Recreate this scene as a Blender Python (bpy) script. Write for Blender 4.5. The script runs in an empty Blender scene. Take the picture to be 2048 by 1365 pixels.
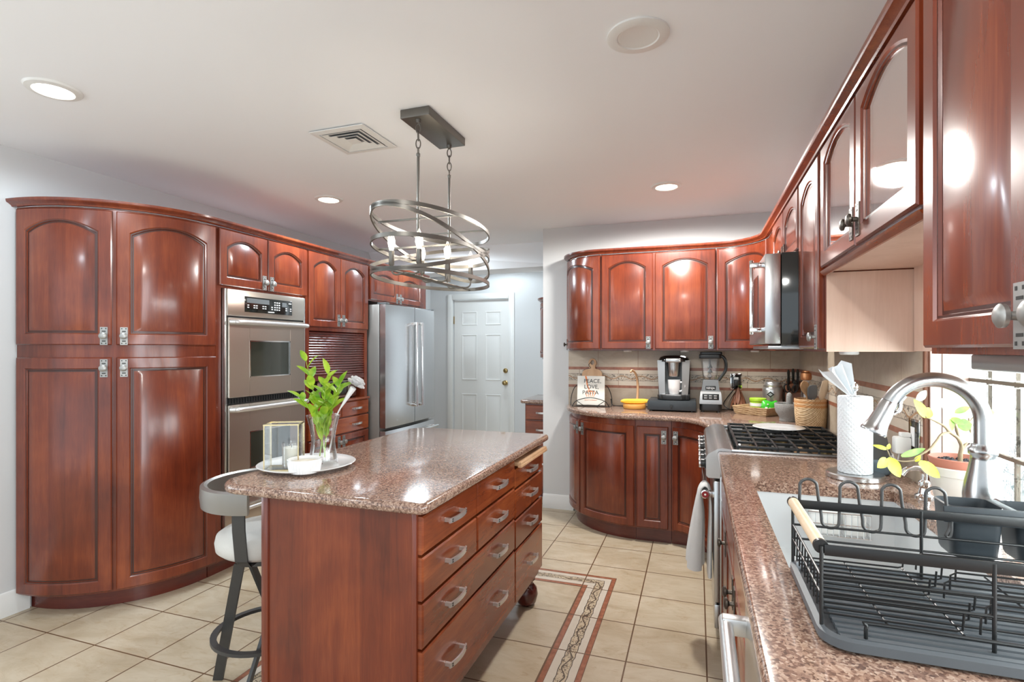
import bpy, bmesh, math, random
from math import sin, cos, pi, radians, sqrt, atan2
from mathutils import Vector, Matrix
random.seed(7)
S = bpy.context.scene
COL = S.collection

# ------------------------------------------------------------------ camera, world, light
cam_d = bpy.data.cameras.new('camera')
cam = bpy.data.objects.new('camera', cam_d)
COL.objects.link(cam)
YAW = atan2(370.0, 1072.0)
cam.location = (0, 0, 1.385)
cam.rotation_euler = (pi / 2, 0, YAW)
cam_d.sensor_fit = 'HORIZONTAL'
cam_d.sensor_width = 36.0
cam_d.lens = 36.0 * 1072.0 / 2048.0
cam_d.shift_y = 16.5 / 2048.0
cam_d.clip_start = 0.02
S.camera = cam
S.view_settings.view_transform = 'Standard'
S.view_settings.look = 'None'
S.view_settings.gamma = 1.0
S.view_settings.exposure = 0.38
S.view_settings.use_curve_mapping = False
S.cycles.diffuse_bounces = 8
S.cycles.max_bounces = 16
S.cycles.transparent_max_bounces = 16
W = bpy.data.worlds.new('daylight')
S.world = W
W.use_nodes = True
wb = W.node_tree.nodes['Background']
wb.inputs[0].default_value = (0.82, 0.925, 1.0, 1)
wb.inputs[1].default_value = 1.3


def area(name, loc, rot, sx, sy, power, col=(1, 1, 1), spread=180):
    d = bpy.data.lights.new(name, 'AREA')
    d.shape = 'RECTANGLE'
    d.size = sx
    d.size_y = sy
    d.energy = power
    d.color = col
    d.spread = radians(spread)
    o = bpy.data.objects.new(name, d)
    o.location = loc
    o.rotation_euler = rot
    COL.objects.link(o)
    return o


# daylight through the patio opening and the glass block window of the right wall
area('patio_daylight', (0.96, -0.50, 1.1), (0, pi / 2, 0), 2.0, 1.06, 26, (0.88, 0.95, 1.0), 110)
area('added_side_fill', (-5.62, -0.80, 1.35), (0, -pi / 2, 0), 1.8, 2.8, 26, (0.90, 0.95, 1.0), 110)  # unseen fill lamp added to brighten the right cabinets and ceiling
area('window_daylight', (1.04, 1.15, 1.22), (0, pi / 2 - 0.42, 0), 0.52, 1.9, 48, (0.92, 0.96, 1.0))


# ------------------------------------------------------------------ materials
def srgb(r, g, b):
    f = lambda c: (c / 255 / 12.92) if c / 255 <= 0.04045 else ((c / 255 + 0.055) / 1.055) ** 2.4
    return (f(r), f(g), f(b), 1)


def newmat(name):
    m = bpy.data.materials.new(name)
    m.use_nodes = True
    nt = m.node_tree
    return m, nt, nt.nodes['Principled BSDF']


def plain(name, col, rough=0.5, metal=0.0, bump=0.0, bscale=60, coat=0.0, noise=0.0, nscale=8.0, sub=0.0):
    m, nt, b = newmat(name)
    b.inputs['Base Color'].default_value = col
    b.inputs['Roughness'].default_value = rough
    b.inputs['Metallic'].default_value = metal
    b.inputs['Coat Weight'].default_value = coat
    b.inputs['Coat Roughness'].default_value = 0.1
    geo = nt.nodes.new('ShaderNodeNewGeometry')
    if noise > 0:
        n = nt.nodes.new('ShaderNodeTexNoise')
        n.inputs['Scale'].default_value = nscale
        n.inputs['Detail'].default_value = 5
        nt.links.new(geo.outputs['Position'], n.inputs['Vector'])
        mx = nt.nodes.new('ShaderNodeMix')
        mx.data_type = 'RGBA'
        mx.inputs[6].default_value = tuple(c * (1 - noise) for c in col[:3]) + (1,)
        mx.inputs[7].default_value = tuple(min(1, c * (1 + noise)) for c in col[:3]) + (1,)
        nt.links.new(n.outputs['Fac'], mx.inputs[0])
        nt.links.new(mx.outputs[2], b.inputs['Base Color'])
    if bump > 0:
        n = nt.nodes.new('ShaderNodeTexNoise')
        n.inputs['Scale'].default_value = bscale
        n.inputs['Detail'].default_value = 4
        nt.links.new(geo.outputs['Position'], n.inputs['Vector'])
        bp = nt.nodes.new('ShaderNodeBump')
        bp.inputs['Strength'].default_value = bump
        bp.inputs['Distance'].default_value = 0.004
        nt.links.new(n.outputs['Fac'], bp.inputs['Height'])
        nt.links.new(bp.outputs['Normal'], b.inputs['Normal'])
    return m


class G:
    """small helper to write shader maths as expressions"""

    def __init__(s, nt):
        s.nt = nt

    def n(s, typ, **kw):
        x = s.nt.nodes.new(typ)
        for k, v in kw.items():
            setattr(x, k, v)
        return x

    def L(s, a, b):
        if isinstance(a, (int, float)):
            b.default_value = a
        elif isinstance(a, tuple):
            b.default_value = a
        else:
            s.nt.links.new(a, b)

    def m(s, op, a, b=0.0, c=0.0):
        x = s.n('ShaderNodeMath', operation=op)
        s.L(a, x.inputs[0])
        s.L(b, x.inputs[1])
        s.L(c, x.inputs[2])
        return x.outputs[0]

    def mix(s, f, a, b):
        x = s.n('ShaderNodeMix', data_type='RGBA')
        s.L(f, x.inputs[0])
        s.L(a, x.inputs[6])
        s.L(b, x.inputs[7])
        return x.outputs[2]

    def noise(s, vec, scale, detail=4, dist=0.0, rough=0.5):
        x = s.n('ShaderNodeTexNoise')
        x.inputs['Scale'].default_value = scale
        x.inputs['Detail'].default_value = detail
        x.inputs['Distortion'].default_value = dist
        x.inputs['Roughness'].default_value = rough
        s.L(vec, x.inputs['Vector'])
        return x.outputs['Fac']

    def ramp(s, f, stops):
        x = s.n('ShaderNodeValToRGB')
        e = x.color_ramp.elements
        while len(e) < len(stops):
            e.new(0.5)
        for i, (p, c) in enumerate(stops):
            e[i].position = p
            e[i].color = c
        s.L(f, x.inputs[0])
        return x.outputs[0]

    def pos(s):
        return s.n('ShaderNodeNewGeometry').outputs['Position']

    def xyz(s, v):
        x = s.n('ShaderNodeSeparateXYZ')
        s.L(v, x.inputs[0])
        return x.outputs

    def comb(s, a, b, c):
        x = s.n('ShaderNodeCombineXYZ')
        for i, q in enumerate((a, b, c)):
            s.L(q, x.inputs[i])
        return x.outputs[0]

    def scale(s, v, sc):
        x = s.n('ShaderNodeMapping')
        x.inputs['Scale'].default_value = sc
        s.L(v, x.inputs[0])
        return x.outputs[0]


def wood(name, c0, c1, c2, sc=(7, 7, 0.55), rough=0.25, coat=0.30, boards=0.09, bw=9.0, axis='h'):
    m, nt, b = newmat(name)
    g = G(nt)
    p = g.pos()
    x, y, z = g.xyz(p)
    grain = g.noise(g.scale(p, sc), 3.0, 7, 1.2, 0.6)
    fine = g.noise(g.scale(p, tuple(q * 7 for q in sc)), 4.0, 3, 0.3)
    blot = g.noise(p, 3.0, 3, 0.4)
    f = g.m('MULTIPLY_ADD', grain, 0.36, g.m('MULTIPLY_ADD', fine, 0.14, g.m('MULTIPLY', blot, 0.50)))
    across = g.m('ADD', x, y) if axis == 'h' else z
    wn = g.n('ShaderNodeTexWhiteNoise', noise_dimensions='1D')
    g.L(g.m('FLOOR', g.m('MULTIPLY', across, bw)), wn.inputs['W'])
    f = g.m('ADD', f, g.m('MULTIPLY', g.m('SUBTRACT', wn.outputs['Value'], 0.5), boards))
    col = g.ramp(f, [(0.30, c0), (0.50, c1), (0.72, c2)])
    g.L(col, b.inputs['Base Color'])
    b.inputs['Roughness'].default_value = rough
    b.inputs['Coat Weight'].default_value = coat
    b.inputs['Coat Roughness'].default_value = 0.12
    return m


CH0, CH1, CH2 = (0.070, 0.012, 0.006, 1), (0.152, 0.027, 0.010, 1), (0.275, 0.062, 0.019, 1)
M = {}
M['wood'] = wood('cherry_upright', CH0, CH1, CH2)
M['woodh'] = wood('cherry_lengthwise', (0.095, 0.018, 0.007, 1), (0.22, 0.045, 0.013, 1), (0.37, 0.095, 0.026, 1), sc=(0.9, 0.9, 8), axis='v')  # orange drawer veneer, its colour also brightened in place of light from the right
M['glaze'] = plain('dark_glaze', (0.045, 0.010, 0.005, 1), 0.3, coat=0.2)
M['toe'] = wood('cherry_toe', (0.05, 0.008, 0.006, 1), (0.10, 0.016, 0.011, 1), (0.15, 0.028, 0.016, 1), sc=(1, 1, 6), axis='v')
M['tambour'] = wood('cherry_tambour', (0.05, 0.010, 0.008, 1), (0.09, 0.018, 0.013, 1), (0.14, 0.03, 0.02, 1), sc=(1, 1, 6), axis='v')
M['inner'] = wood('maple_interior', (0.60, 0.40, 0.31, 1), (0.69, 0.49, 0.39, 1), (0.77, 0.57, 0.47, 1), rough=0.4, coat=0.1)
M['board'] = wood('beech_board', (0.42, 0.24, 0.12, 1), (0.55, 0.33, 0.18, 1), (0.66, 0.43, 0.26, 1), sc=(9, 9, 0.8), rough=0.5, coat=0)
M['lightwood'] = wood('pale_beech', (0.62, 0.45, 0.28, 1), (0.72, 0.55, 0.38, 1), (0.80, 0.64, 0.46, 1), sc=(4, 4, 4), rough=0.5, coat=0)
M['spoonwood'] = wood('spoon_wood', (0.30, 0.15, 0.07, 1), (0.45, 0.25, 0.12, 1), (0.58, 0.36, 0.2, 1), sc=(5, 5, 2), rough=0.5, coat=0)
M['darkwood'] = wood('brown_wood', (0.10, 0.035, 0.018, 1), (0.19, 0.07, 0.035, 1), (0.30, 0.13, 0.07, 1), sc=(6, 6, 2), rough=0.5, coat=0)
M['wall'] = plain('wall_paint', srgb(203, 203, 203), 0.6, bump=0.04, bscale=120)
M['ceil'] = plain('ceiling_paint', srgb(244, 246, 249), 0.7, bump=0.03, bscale=90)
M['white'] = plain('white_paint', srgb(226, 225, 222), 0.4)
M['trimw'] = plain('trim_paint', srgb(224, 223, 220), 0.35)
M['steel'] = plain('stainless', (0.56, 0.56, 0.56, 1), 0.27, 1.0)
M['steelw'] = plain('warm_stainless', (0.60, 0.54, 0.47, 1), 0.30, 1.0)
M['chrome'] = plain('chrome', (0.80, 0.80, 0.80, 1), 0.09, 1.0)
M['nickel'] = plain('brushed_nickel', (0.70, 0.69, 0.68, 1), 0.30, 0.8)
M['satin'] = plain('satin_nickel', (0.44, 0.44, 0.44, 1), 0.26, 1.0)
M['pewter'] = plain('pewter', (0.36, 0.355, 0.34, 1), 0.42, 0.8)
M['slot'] = plain('dark_recess', (0.02, 0.018, 0.016, 1), 0.7)
M['bronze'] = plain('antique_bronze', (0.10, 0.085, 0.07, 1), 0.38, 0.75)
M['fixture'] = plain('fixture_metal', (0.175, 0.163, 0.146, 1), 0.40, 0.8)
M['brass'] = plain('brass', (0.45, 0.32, 0.14, 1), 0.28, 1.0)
M['gold'] = plain('gold_edge', (0.72, 0.58, 0.33, 1), 0.25, 1.0)
M['black'] = plain('black_plastic', (0.016, 0.017, 0.018, 1), 0.35)
M['matblack'] = plain('black_coating', (0.009, 0.0095, 0.010, 1), 0.36)
M['gloss'] = plain('black_glass', (0.012, 0.013, 0.012, 1), 0.06, coat=0.5)
M['ovenglass'] = plain('oven_glass', (0.03, 0.034, 0.026, 1), 0.05, coat=0.6)
M['grey'] = plain('grey_plastic', (0.13, 0.14, 0.145, 1), 0.35)
M['slate'] = plain('slate_plastic', (0.030, 0.037, 0.043, 1), 0.42)
M['traygrey'] = plain('grey_tray', (0.080, 0.090, 0.100, 1), 0.4)
M['silver'] = plain('silver_plastic', (0.42, 0.42, 0.42, 1), 0.3, 0.7)
M['ceramic'] = plain('white_ceramic', (0.82, 0.82, 0.82, 1), 0.12, coat=0.4)
M['pot'] = plain('pot_glaze', (0.66, 0.63, 0.58, 1), 0.3)
M['terra'] = plain('terracotta', (0.50, 0.19, 0.13, 1), 0.6)
M['soil'] = plain('potting_soil', (0.05, 0.05, 0.055, 1), 0.9, bump=1.0, bscale=140, noise=0.9, nscale=160)
M['paper'] = plain('paper_towel', (0.74, 0.76, 0.78, 1), 0.9)
M['cloth'] = plain('terry_cloth', (0.72, 0.71, 0.69, 1), 0.95, bump=0.8, bscale=420)
M['fabric'] = plain('seat_fabric', (0.60, 0.585, 0.55, 1), 0.9, bump=0.3, bscale=300)
M['gun'] = plain('gunmetal', (0.075, 0.075, 0.075, 1), 0.42, 0.6)
M['taupe'] = plain('taupe_metal', (0.30, 0.285, 0.265, 1), 0.35, 0.7)
M['stone'] = plain('volcanic_stone', (0.30, 0.295, 0.28, 1), 0.9, bump=1.0, bscale=220, noise=0.35, nscale=200)
M['wax'] = plain('candle_wax', (0.72, 0.66, 0.55, 1), 0.45)
M['banana'] = plain('banana_peel', (0.85, 0.50, 0.045, 1), 0.45, noise=0.12, nscale=30)
M['yellowwood'] = plain('amber_wood', (0.70, 0.34, 0.08, 1), 0.35)
M['green'] = plain('green_plastic', (0.36, 0.60, 0.03, 1), 0.35)
M['greenpack'] = plain('green_packet', (0.05, 0.48, 0.03, 1), 0.3)
M['label'] = plain('label_white', (0.75, 0.75, 0.74, 1), 0.5)
M['cream'] = plain('cream_paper', (0.74, 0.72, 0.66, 1), 0.6)
M['ink'] = plain('ink', (0.02, 0.02, 0.02, 1), 0.6)
M['orange'] = plain('orange_print', (0.75, 0.22, 0.06, 1), 0.6)
M['copper'] = plain('copper_cap', (0.60, 0.27, 0.12, 1), 0.3, 0.9)
M['red'] = plain('red_medallion', (0.30, 0.012, 0.02, 1), 0.25)
M['blue'] = plain('blue_grey_fabric', (0.16, 0.22, 0.27, 1), 0.9, bump=0.4, bscale=400)
M['sponge'] = plain('sponge', (0.80, 0.80, 0.78, 1), 0.9)
M['bark'] = plain('bark', (0.26, 0.20, 0.12, 1), 0.8, noise=0.3, nscale=60)
M['stemgreen'] = plain('green_stem', (0.30, 0.42, 0.06, 1), 0.5)
M['petal'] = plain('white_petal', (0.72, 0.71, 0.71, 1), 0.8)
M['rubber'] = plain('grey_rubber', (0.16, 0.17, 0.18, 1), 0.6)
M['straw'] = None


def leafmat(name, c0, c1):
    m, nt, b = newmat(name)
    g = G(nt)
    f = g.noise(g.pos(), 22, 3)
    g.L(g.ramp(f, [(0.35, c0), (0.68, c1)]), b.inputs['Base Color'])
    b.inputs['Roughness'].default_value = 0.35
    b.inputs['Subsurface Weight'].default_value = 0.0
    tr = g.n('ShaderNodeBsdfTranslucent')
    g.L(g.ramp(f, [(0.35, c0), (0.68, c1)]), tr.inputs[0])
    mx = g.n('ShaderNodeMixShader')
    mx.inputs[0].default_value = 0.35
    g.L(b.outputs[0], mx.inputs[1])
    g.L(tr.outputs[0], mx.inputs[2])
    g.L(mx.outputs[0], nt.nodes['Material Output'].inputs[0])
    return m


M['leaf'] = leafmat('fresh_leaf', (0.16, 0.38, 0.02, 1), (0.50, 0.66, 0.06, 1))
M['leafy'] = leafmat('yellow_leaf', (0.50, 0.62, 0.02, 1), (0.72, 0.74, 0.08, 1))
M['leafp'] = leafmat('pale_leaf', (0.45, 0.62, 0.45, 1), (0.72, 0.82, 0.72, 1))
M['leafd'] = leafmat('green_leaf', (0.14, 0.34, 0.04, 1), (0.36, 0.56, 0.10, 1))


def granite():
    m, nt, b = newmat('granite')
    g = G(nt)
    p = g.pos()
    vo = g.n('ShaderNodeTexVoronoi')
    vo.inputs['Scale'].default_value = 210
    g.L(p, vo.inputs['Vector'])
    sep = g.n('ShaderNodeSeparateColor')
    g.L(vo.outputs['Color'], sep.inputs[0])
    n1 = g.noise(p, 95, 4, 0.6)
    n2 = g.noise(p, 9, 2)
    f = g.m('MULTIPLY_ADD', sep.outputs[0], 0.55, g.m('MULTIPLY_ADD', n1, 0.4, g.m('MULTIPLY', n2, 0.12)))
    col = g.ramp(f, [(0.14, (0.05, 0.034, 0.028, 1)), (0.36, (0.165, 0.092, 0.068, 1)), (0.58, (0.30, 0.185, 0.135, 1)),
                     (0.78, (0.42, 0.295, 0.225, 1)), (0.95, (0.60, 0.49, 0.41, 1))])
    g.L(col, b.inputs['Base Color'])
    b.inputs['Roughness'].default_value = 0.12
    b.inputs['Coat Weight'].default_value = 0.3
    b.inputs['Coat Roughness'].default_value = 0.04
    return m


M['granite'] = granite()


def tilecol(g, p, warm):
    n1 = g.noise(g.scale(p, (1.0, 2.2, 2.2)), 4.0, 8, 1.0, 0.65)
    n2 = g.noise(p, 1.6, 3)
    n3 = g.noise(g.scale(p, (1, 2.2, 2.2)), 6.5, 7, 2.2, 0.72)
    f = g.m('MULTIPLY_ADD', n1, 0.6, g.m('MULTIPLY', n2, 0.4))
    base = g.ramp(f, warm)
    stain = g.ramp(n3, [(0.54, (0, 0, 0, 1)), (0.68, (1, 1, 1, 1))])
    return base, stain


def vine(g, u, v, scale):
    """scroll work of a decorative tile band: u along, v across (-1..1): returns 0/1 line mask"""
    wav = g.m('MULTIPLY', g.m('SINE', g.m('MULTIPLY', u, scale)), 0.45)
    stem = g.m('LESS_THAN', g.m('ABSOLUTE', g.m('SUBTRACT', v, wav)), 0.13)
    nz = g.noise(g.comb(g.m('MULTIPLY', u, 1.0), g.m('MULTIPLY', v, 0.035), 0.0), 27, 2, 1.4)
    line = g.m('LESS_THAN', g.m('ABSOLUTE', g.m('SUBTRACT', nz, 0.5)), 0.030)
    nz2 = g.noise(g.comb(u, g.m('MULTIPLY', v, 0.03), 3.7), 60, 1, 1.0)
    blob = g.m('GREATER_THAN', nz2, 0.66)
    return stem, line, blob


def floor_mat():
    m, nt, b = newmat('ceramic_floor_tile')
    g = G(nt)
    p = g.pos()
    x, y, z = g.xyz(p)
    T, h = 0.338, 0.0034

    def grout(c, o):
        fr = g.m('FRACT', g.m('ADD', g.m('DIVIDE', g.m('SUBTRACT', c, o), T), 100.5))
        return g.m('LESS_THAN', g.m('ABSOLUTE', g.m('SUBTRACT', fr, 0.5)), h / T)

    gx, gy = grout(x, 0.040), grout(y, 2.409)
    gr = g.m('MAXIMUM', gx, gy)
    base, stain = tilecol(g, p, [(0.34, (0.36, 0.275, 0.17, 1)), (0.50, (0.47, 0.38, 0.265, 1)), (0.64, (0.55, 0.47, 0.355, 1))])
    # each tile its own slight tone
    ix = g.m('FLOOR', g.m('DIVIDE', g.m('SUBTRACT', x, 0.040), T))
    iy = g.m('FLOOR', g.m('DIVIDE', g.m('SUBTRACT', y, 2.409), T))
    wn = g.n('ShaderNodeTexWhiteNoise', noise_dimensions='2D')
    g.L(g.comb(ix, iy, 0), wn.inputs['Vector'])
    base = g.mix(g.m('MULTIPLY', stain, 0.55), base, (0.33, 0.215, 0.105, 1))
    base = g.mix(g.m('MULTIPLY', wn.outputs['Value'], 0.22), base, (0.55, 0.48, 0.385, 1))
    # inlaid border round the island
    dx = g.m('SUBTRACT', g.m('ABSOLUTE', g.m('SUBTRACT', x, -1.145)), 0.686)
    dy = g.m('SUBTRACT', g.m('ABSOLUTE', g.m('SUBTRACT', y, 2.152)), 1.111)
    d = g.m('MULTIPLY', g.m('MAXIMUM', dx, dy), -1.0)      # distance inward from the outer edge
    side = g.m('GREATER_THAN', dx, dy)
    u = g.m('ADD', g.m('MULTIPLY', side, y), g.m('MULTIPLY', g.m('SUBTRACT', 1.0, side), x))

    def band(a, c):
        return g.m('MULTIPLY', g.m('GREATER_THAN', d, a), g.m('LESS_THAN', d, c))

    rn = g.noise(g.scale(p, (3, 3, 1)), 12, 5)
    redc = g.ramp(rn, [(0.3, (0.21, 0.065, 0.03, 1)), (0.7, (0.36, 0.14, 0.075, 1))])
    inner = band(0.0, 0.173)
    pale = g.mix(0.75, base, (0.58, 0.52, 0.44, 1))
    c = g.mix(inner, base, pale)
    wob = g.m('MULTIPLY', g.m('SUBTRACT', g.noise(g.comb(g.m('MULTIPLY', u, 1), 0, 0), 17, 1), 0.5), 0.02)
    dd = g.m('ADD', d, wob)
    dec = g.m('MULTIPLY', g.m('GREATER_THAN', dd, 0.058), g.m('LESS_THAN', dd, 0.110))
    dec2 = g.m('MULTIPLY', g.m('GREATER_THAN', dd, 0.0615), g.m('LESS_THAN', dd, 0.1065))
    v = g.m('DIVIDE', g.m('SUBTRACT', dd, 0.084), 0.026)
    st, ln, bl = vine(g, u, v, 42.0)
    dc = g.mix(g.m('MULTIPLY', bl, 0.7), (0.50, 0.405, 0.28, 1), (0.30, 0.185, 0.075, 1))
    dc = g.mix(g.m('MAXIMUM', st, ln), dc, (0.09, 0.06, 0.04, 1))
    c = g.mix(dec, c, (0.06, 0.04, 0.03, 1))
    c = g.mix(dec2, c, dc)
    ro = g.m('MAXIMUM', band(0.0, 0.024), band(0.148, 0.173))
    c = g.mix(ro, c, redc)
    thin = g.m('MAXIMUM', g.m('MAXIMUM', band(-0.002, 0.001), band(0.0225, 0.0255)), g.m('MAXIMUM', band(0.1465, 0.149), band(0.172, 0.1745)))
    c = g.mix(thin, c, (0.12, 0.06, 0.035, 1))
    c = g.mix(gr, c, (0.13, 0.07, 0.035, 1))
    g.L(c, b.inputs['Base Color'])
    b.inputs['Roughness'].default_value = 0.34
    bp = g.n('ShaderNodeBump')
    bp.inputs['Strength'].default_value = 0.5
    bp.inputs['Distance'].default_value = 0.002
    g.L(g.m('SUBTRACT', 1.0, gr), bp.inputs['Height'])
    g.L(bp.outputs[0], b.inputs['Normal'])
    return m


def splash_mat(axis, joint, name):
    m, nt, b = newmat(name)
    g = G(nt)
    p = g.pos()
    x, y, z = g.xyz(p)
    u = x if axis == 'x' else y
    T = 0.33
    base, stain = tilecol(g, p, [(0.30, (0.36, 0.28, 0.20, 1)), (0.5, (0.47, 0.385, 0.295, 1)), (0.72, (0.56, 0.47, 0.375, 1))])
    base = g.mix(g.m('MULTIPLY', stain, 0.3), base, (0.30, 0.19, 0.11, 1))

    def vj(off, w, T=T):
        fr = g.m('FRACT', g.m('ADD', g.m('DIVIDE', g.m('SUBTRACT', u, off), T), 100.5))
        return g.m('LESS_THAN', g.m('ABSOLUTE', g.m('SUBTRACT', fr, 0.5)), w / T)

    def zb(a, c):
        return g.m('MULTIPLY', g.m('GREATER_THAN', z, a), g.m('LESS_THAN', z, c))

    mid = zb(1.062, 1.236)
    c = g.mix(mid, base, g.mix(0.55, base, (0.66, 0.58, 0.48, 1)))
    j = g.m('ADD', g.m('MULTIPLY', vj(joint, 0.0018), g.m('SUBTRACT', 1.0, mid)), g.m('MULTIPLY', vj(joint + 0.17, 0.0018), mid))
    c = g.mix(j, c, (0.28, 0.17, 0.11, 1))
    v = g.m('DIVIDE', g.m('SUBTRACT', z, 1.150), 0.028)
    wob = g.m('MULTIPLY', g.m('SUBTRACT', g.noise(g.comb(u, 0, 0), 14, 1), 0.5), 0.4)
    vv = g.m('ADD', v, wob)
    dec = g.m('LESS_THAN', g.m('ABSOLUTE', vv), 1.05)
    dec2 = g.m('LESS_THAN', g.m('ABSOLUTE', vv), 0.95)
    st, ln, bl = vine(g, u, vv, 40.0)
    dc = g.mix(g.m('MULTIPLY', bl, 0.6), (0.52, 0.44, 0.35, 1), (0.33, 0.24, 0.16, 1))
    dc = g.mix(ln, dc, (0.12, 0.10, 0.085, 1))
    dc = g.mix(st, dc, (0.33, 0.18, 0.09, 1))
    c = g.mix(dec, c, (0.20, 0.16, 0.13, 1))
    c = g.mix(dec2, c, dc)
    rn = g.noise(p, 25, 5)
    redc = g.ramp(rn, [(0.3, (0.22, 0.075, 0.045, 1)), (0.7, (0.36, 0.15, 0.09, 1))])
    c = g.mix(g.m('MAXIMUM', zb(1.212, 1.236), zb(1.062, 1.084)), c, redc)
    g.L(c, b.inputs['Base Color'])
    b.inputs['Roughness'].default_value = 0.3
    return m


M['floor'] = floor_mat()
M['splx'] = splash_mat('x', -0.79, 'splash_tile_back')
M['sply'] = splash_mat('y', 2.40, 'splash_tile_side')
M['pinktile'] = plain('reveal_tile', (0.50, 0.36, 0.31, 1), 0.35, noise=0.12, nscale=20)
M['grout'] = plain('block_mortar', (0.13, 0.105, 0.08, 1), 0.8)


def straw_mat(name, c0, c1, c2, zsplit=None):
    m, nt, b = newmat(name)
    g = G(nt)
    p = g.pos()
    x, y, z = g.xyz(p)
    w1 = g.m('SINE', g.m('MULTIPLY', z, 420.0))
    w2 = g.m('SINE', g.m('ADD', g.m('MULTIPLY', g.m('ADD', x, y), 380.0), g.m('MULTIPLY', g.m('FLOOR', g.m('MULTIPLY', z, 67.0)), 1.6)))
    f = g.m('MULTIPLY_ADD', g.m('MULTIPLY', w1, w2), 0.28, g.m('MULTIPLY_ADD', g.noise(p, 60, 3), 0.5, 0.22))
    c = g.ramp(f, [(0.2, c0), (0.5, c1), (0.8, c2)])
    if zsplit:
        up = g.m('GREATER_THAN', z, zsplit)
        st = g.m('GREATER_THAN', g.m('SINE', g.m('MULTIPLY', z, 260.0)), 0.0)
        c = g.mix(g.m('MULTIPLY', up, g.m('MULTIPLY_ADD', st, 0.5, 0.3)), c, (0.50, 0.20, 0.05, 1))
    g.L(c, b.inputs['Base Color'])
    b.inputs['Roughness'].default_value = 0.8
    bp = g.n('ShaderNodeBump')
    bp.inputs['Strength'].default_value = 0.7
    bp.inputs['Distance'].default_value = 0.003
    g.L(f, bp.inputs['Height'])
    g.L(bp.outputs[0], b.inputs['Normal'])
    return m


M['straw'] = straw_mat('woven_straw', (0.28, 0.16, 0.07, 1), (0.55, 0.37, 0.20, 1), (0.74, 0.56, 0.35, 1))
M['basket'] = straw_mat('woven_basket', (0.36, 0.21, 0.09, 1), (0.64, 0.44, 0.25, 1), (0.80, 0.62, 0.40, 1), 1.035)


def glass_mat(name, tint=(1, 1, 1, 1), base=0.05, rough=0.02):
    m, nt, b = newmat(name)
    g = G(nt)
    nt.nodes.remove(b)
    t = g.n('ShaderNodeBsdfTransparent')
    t.inputs[0].default_value = tint
    gl = g.n('ShaderNodeBsdfGlossy')
    gl.inputs['Roughness'].default_value = rough
    gl.inputs['Color'].default_value = (1, 1, 1, 1)
    lw = g.n('ShaderNodeLayerWeight')
    lw.inputs[0].default_value = 0.25
    f = g.m('MULTIPLY_ADD', lw.outputs['Fresnel'], 0.75, base)
    mx = g.n('ShaderNodeMixShader')
    g.L(f, mx.inputs[0])
    g.L(t.outputs[0], mx.inputs[1])
    g.L(gl.outputs[0], mx.inputs[2])
    g.L(mx.outputs[0], nt.nodes['Material Output'].inputs[0])
    return m


M['glass'] = glass_mat('clear_glass', (0.985, 0.99, 0.99, 1), 0.03)
M['pane'] = glass_mat('cabinet_pane', (0.97, 0.96, 0.97, 1), 0.05)
M['jar'] = glass_mat('jar_glass', (0.93, 0.94, 0.95, 1), 0.08, 0.12)


def block_mat():
    """clear block with a wavy cast pattern: mostly see-through, refraction lines are painted into the tint as dark streaks"""
    m, nt, b = newmat('wavy_glass_block')
    g = G(nt)
    nt.nodes.remove(b)
    p = g.pos()
    n = g.noise(g.scale(p, (1, 2.2, 0.8)), 9, 2, 2.0)
    streak = g.m('LESS_THAN', g.m('ABSOLUTE', g.m('SUBTRACT', n, 0.50)), 0.010)  # dark lines coloured in where the ripples would refract the view
    n2 = g.noise(p, 7, 1, 0)
    streak = g.m('MULTIPLY', streak, g.m('GREATER_THAN', n2, 0.47))
    t = g.n('ShaderNodeBsdfTransparent')
    g.L(g.mix(streak, (0.95, 0.97, 0.96, 1), (0.42, 0.44, 0.44, 1)), t.inputs[0])
    gl = g.n('ShaderNodeBsdfGlossy')
    gl.inputs['Roughness'].default_value = 0.1
    bp = g.n('ShaderNodeBump')
    bp.inputs['Strength'].default_value = 0.6
    bp.inputs['Distance'].default_value = 0.02
    g.L(n, bp.inputs['Height'])
    g.L(bp.outputs[0], gl.inputs['Normal'])
    mx = g.n('ShaderNodeMixShader')
    mx.inputs[0].default_value = 0.08
    g.L(t.outputs[0], mx.inputs[1])
    g.L(gl.outputs[0], mx.inputs[2])
    g.L(mx.outputs[0], nt.nodes['Material Output'].inputs[0])
    return m


M['block'] = block_mat()


def emit(name, col, st):
    m, nt, b = newmat(name)
    b.inputs['Base Color'].default_value = col
    b.inputs['Emission Color'].default_value = col
    b.inputs['Emission Strength'].default_value = st
    return m


M['lamp'] = emit('lit_diffuser', (1, 0.93, 0.80, 1), 9.0)
M['puck'] = emit('puck_lens', (1, 0.98, 0.95, 1), 0.6)
M['filament'] = emit('filament_glow', (1, 0.82, 0.52, 1), 26.0)
M['display'] = emit('display_digits', (0.8, 0.85, 0.9, 1), 0.7)


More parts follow.
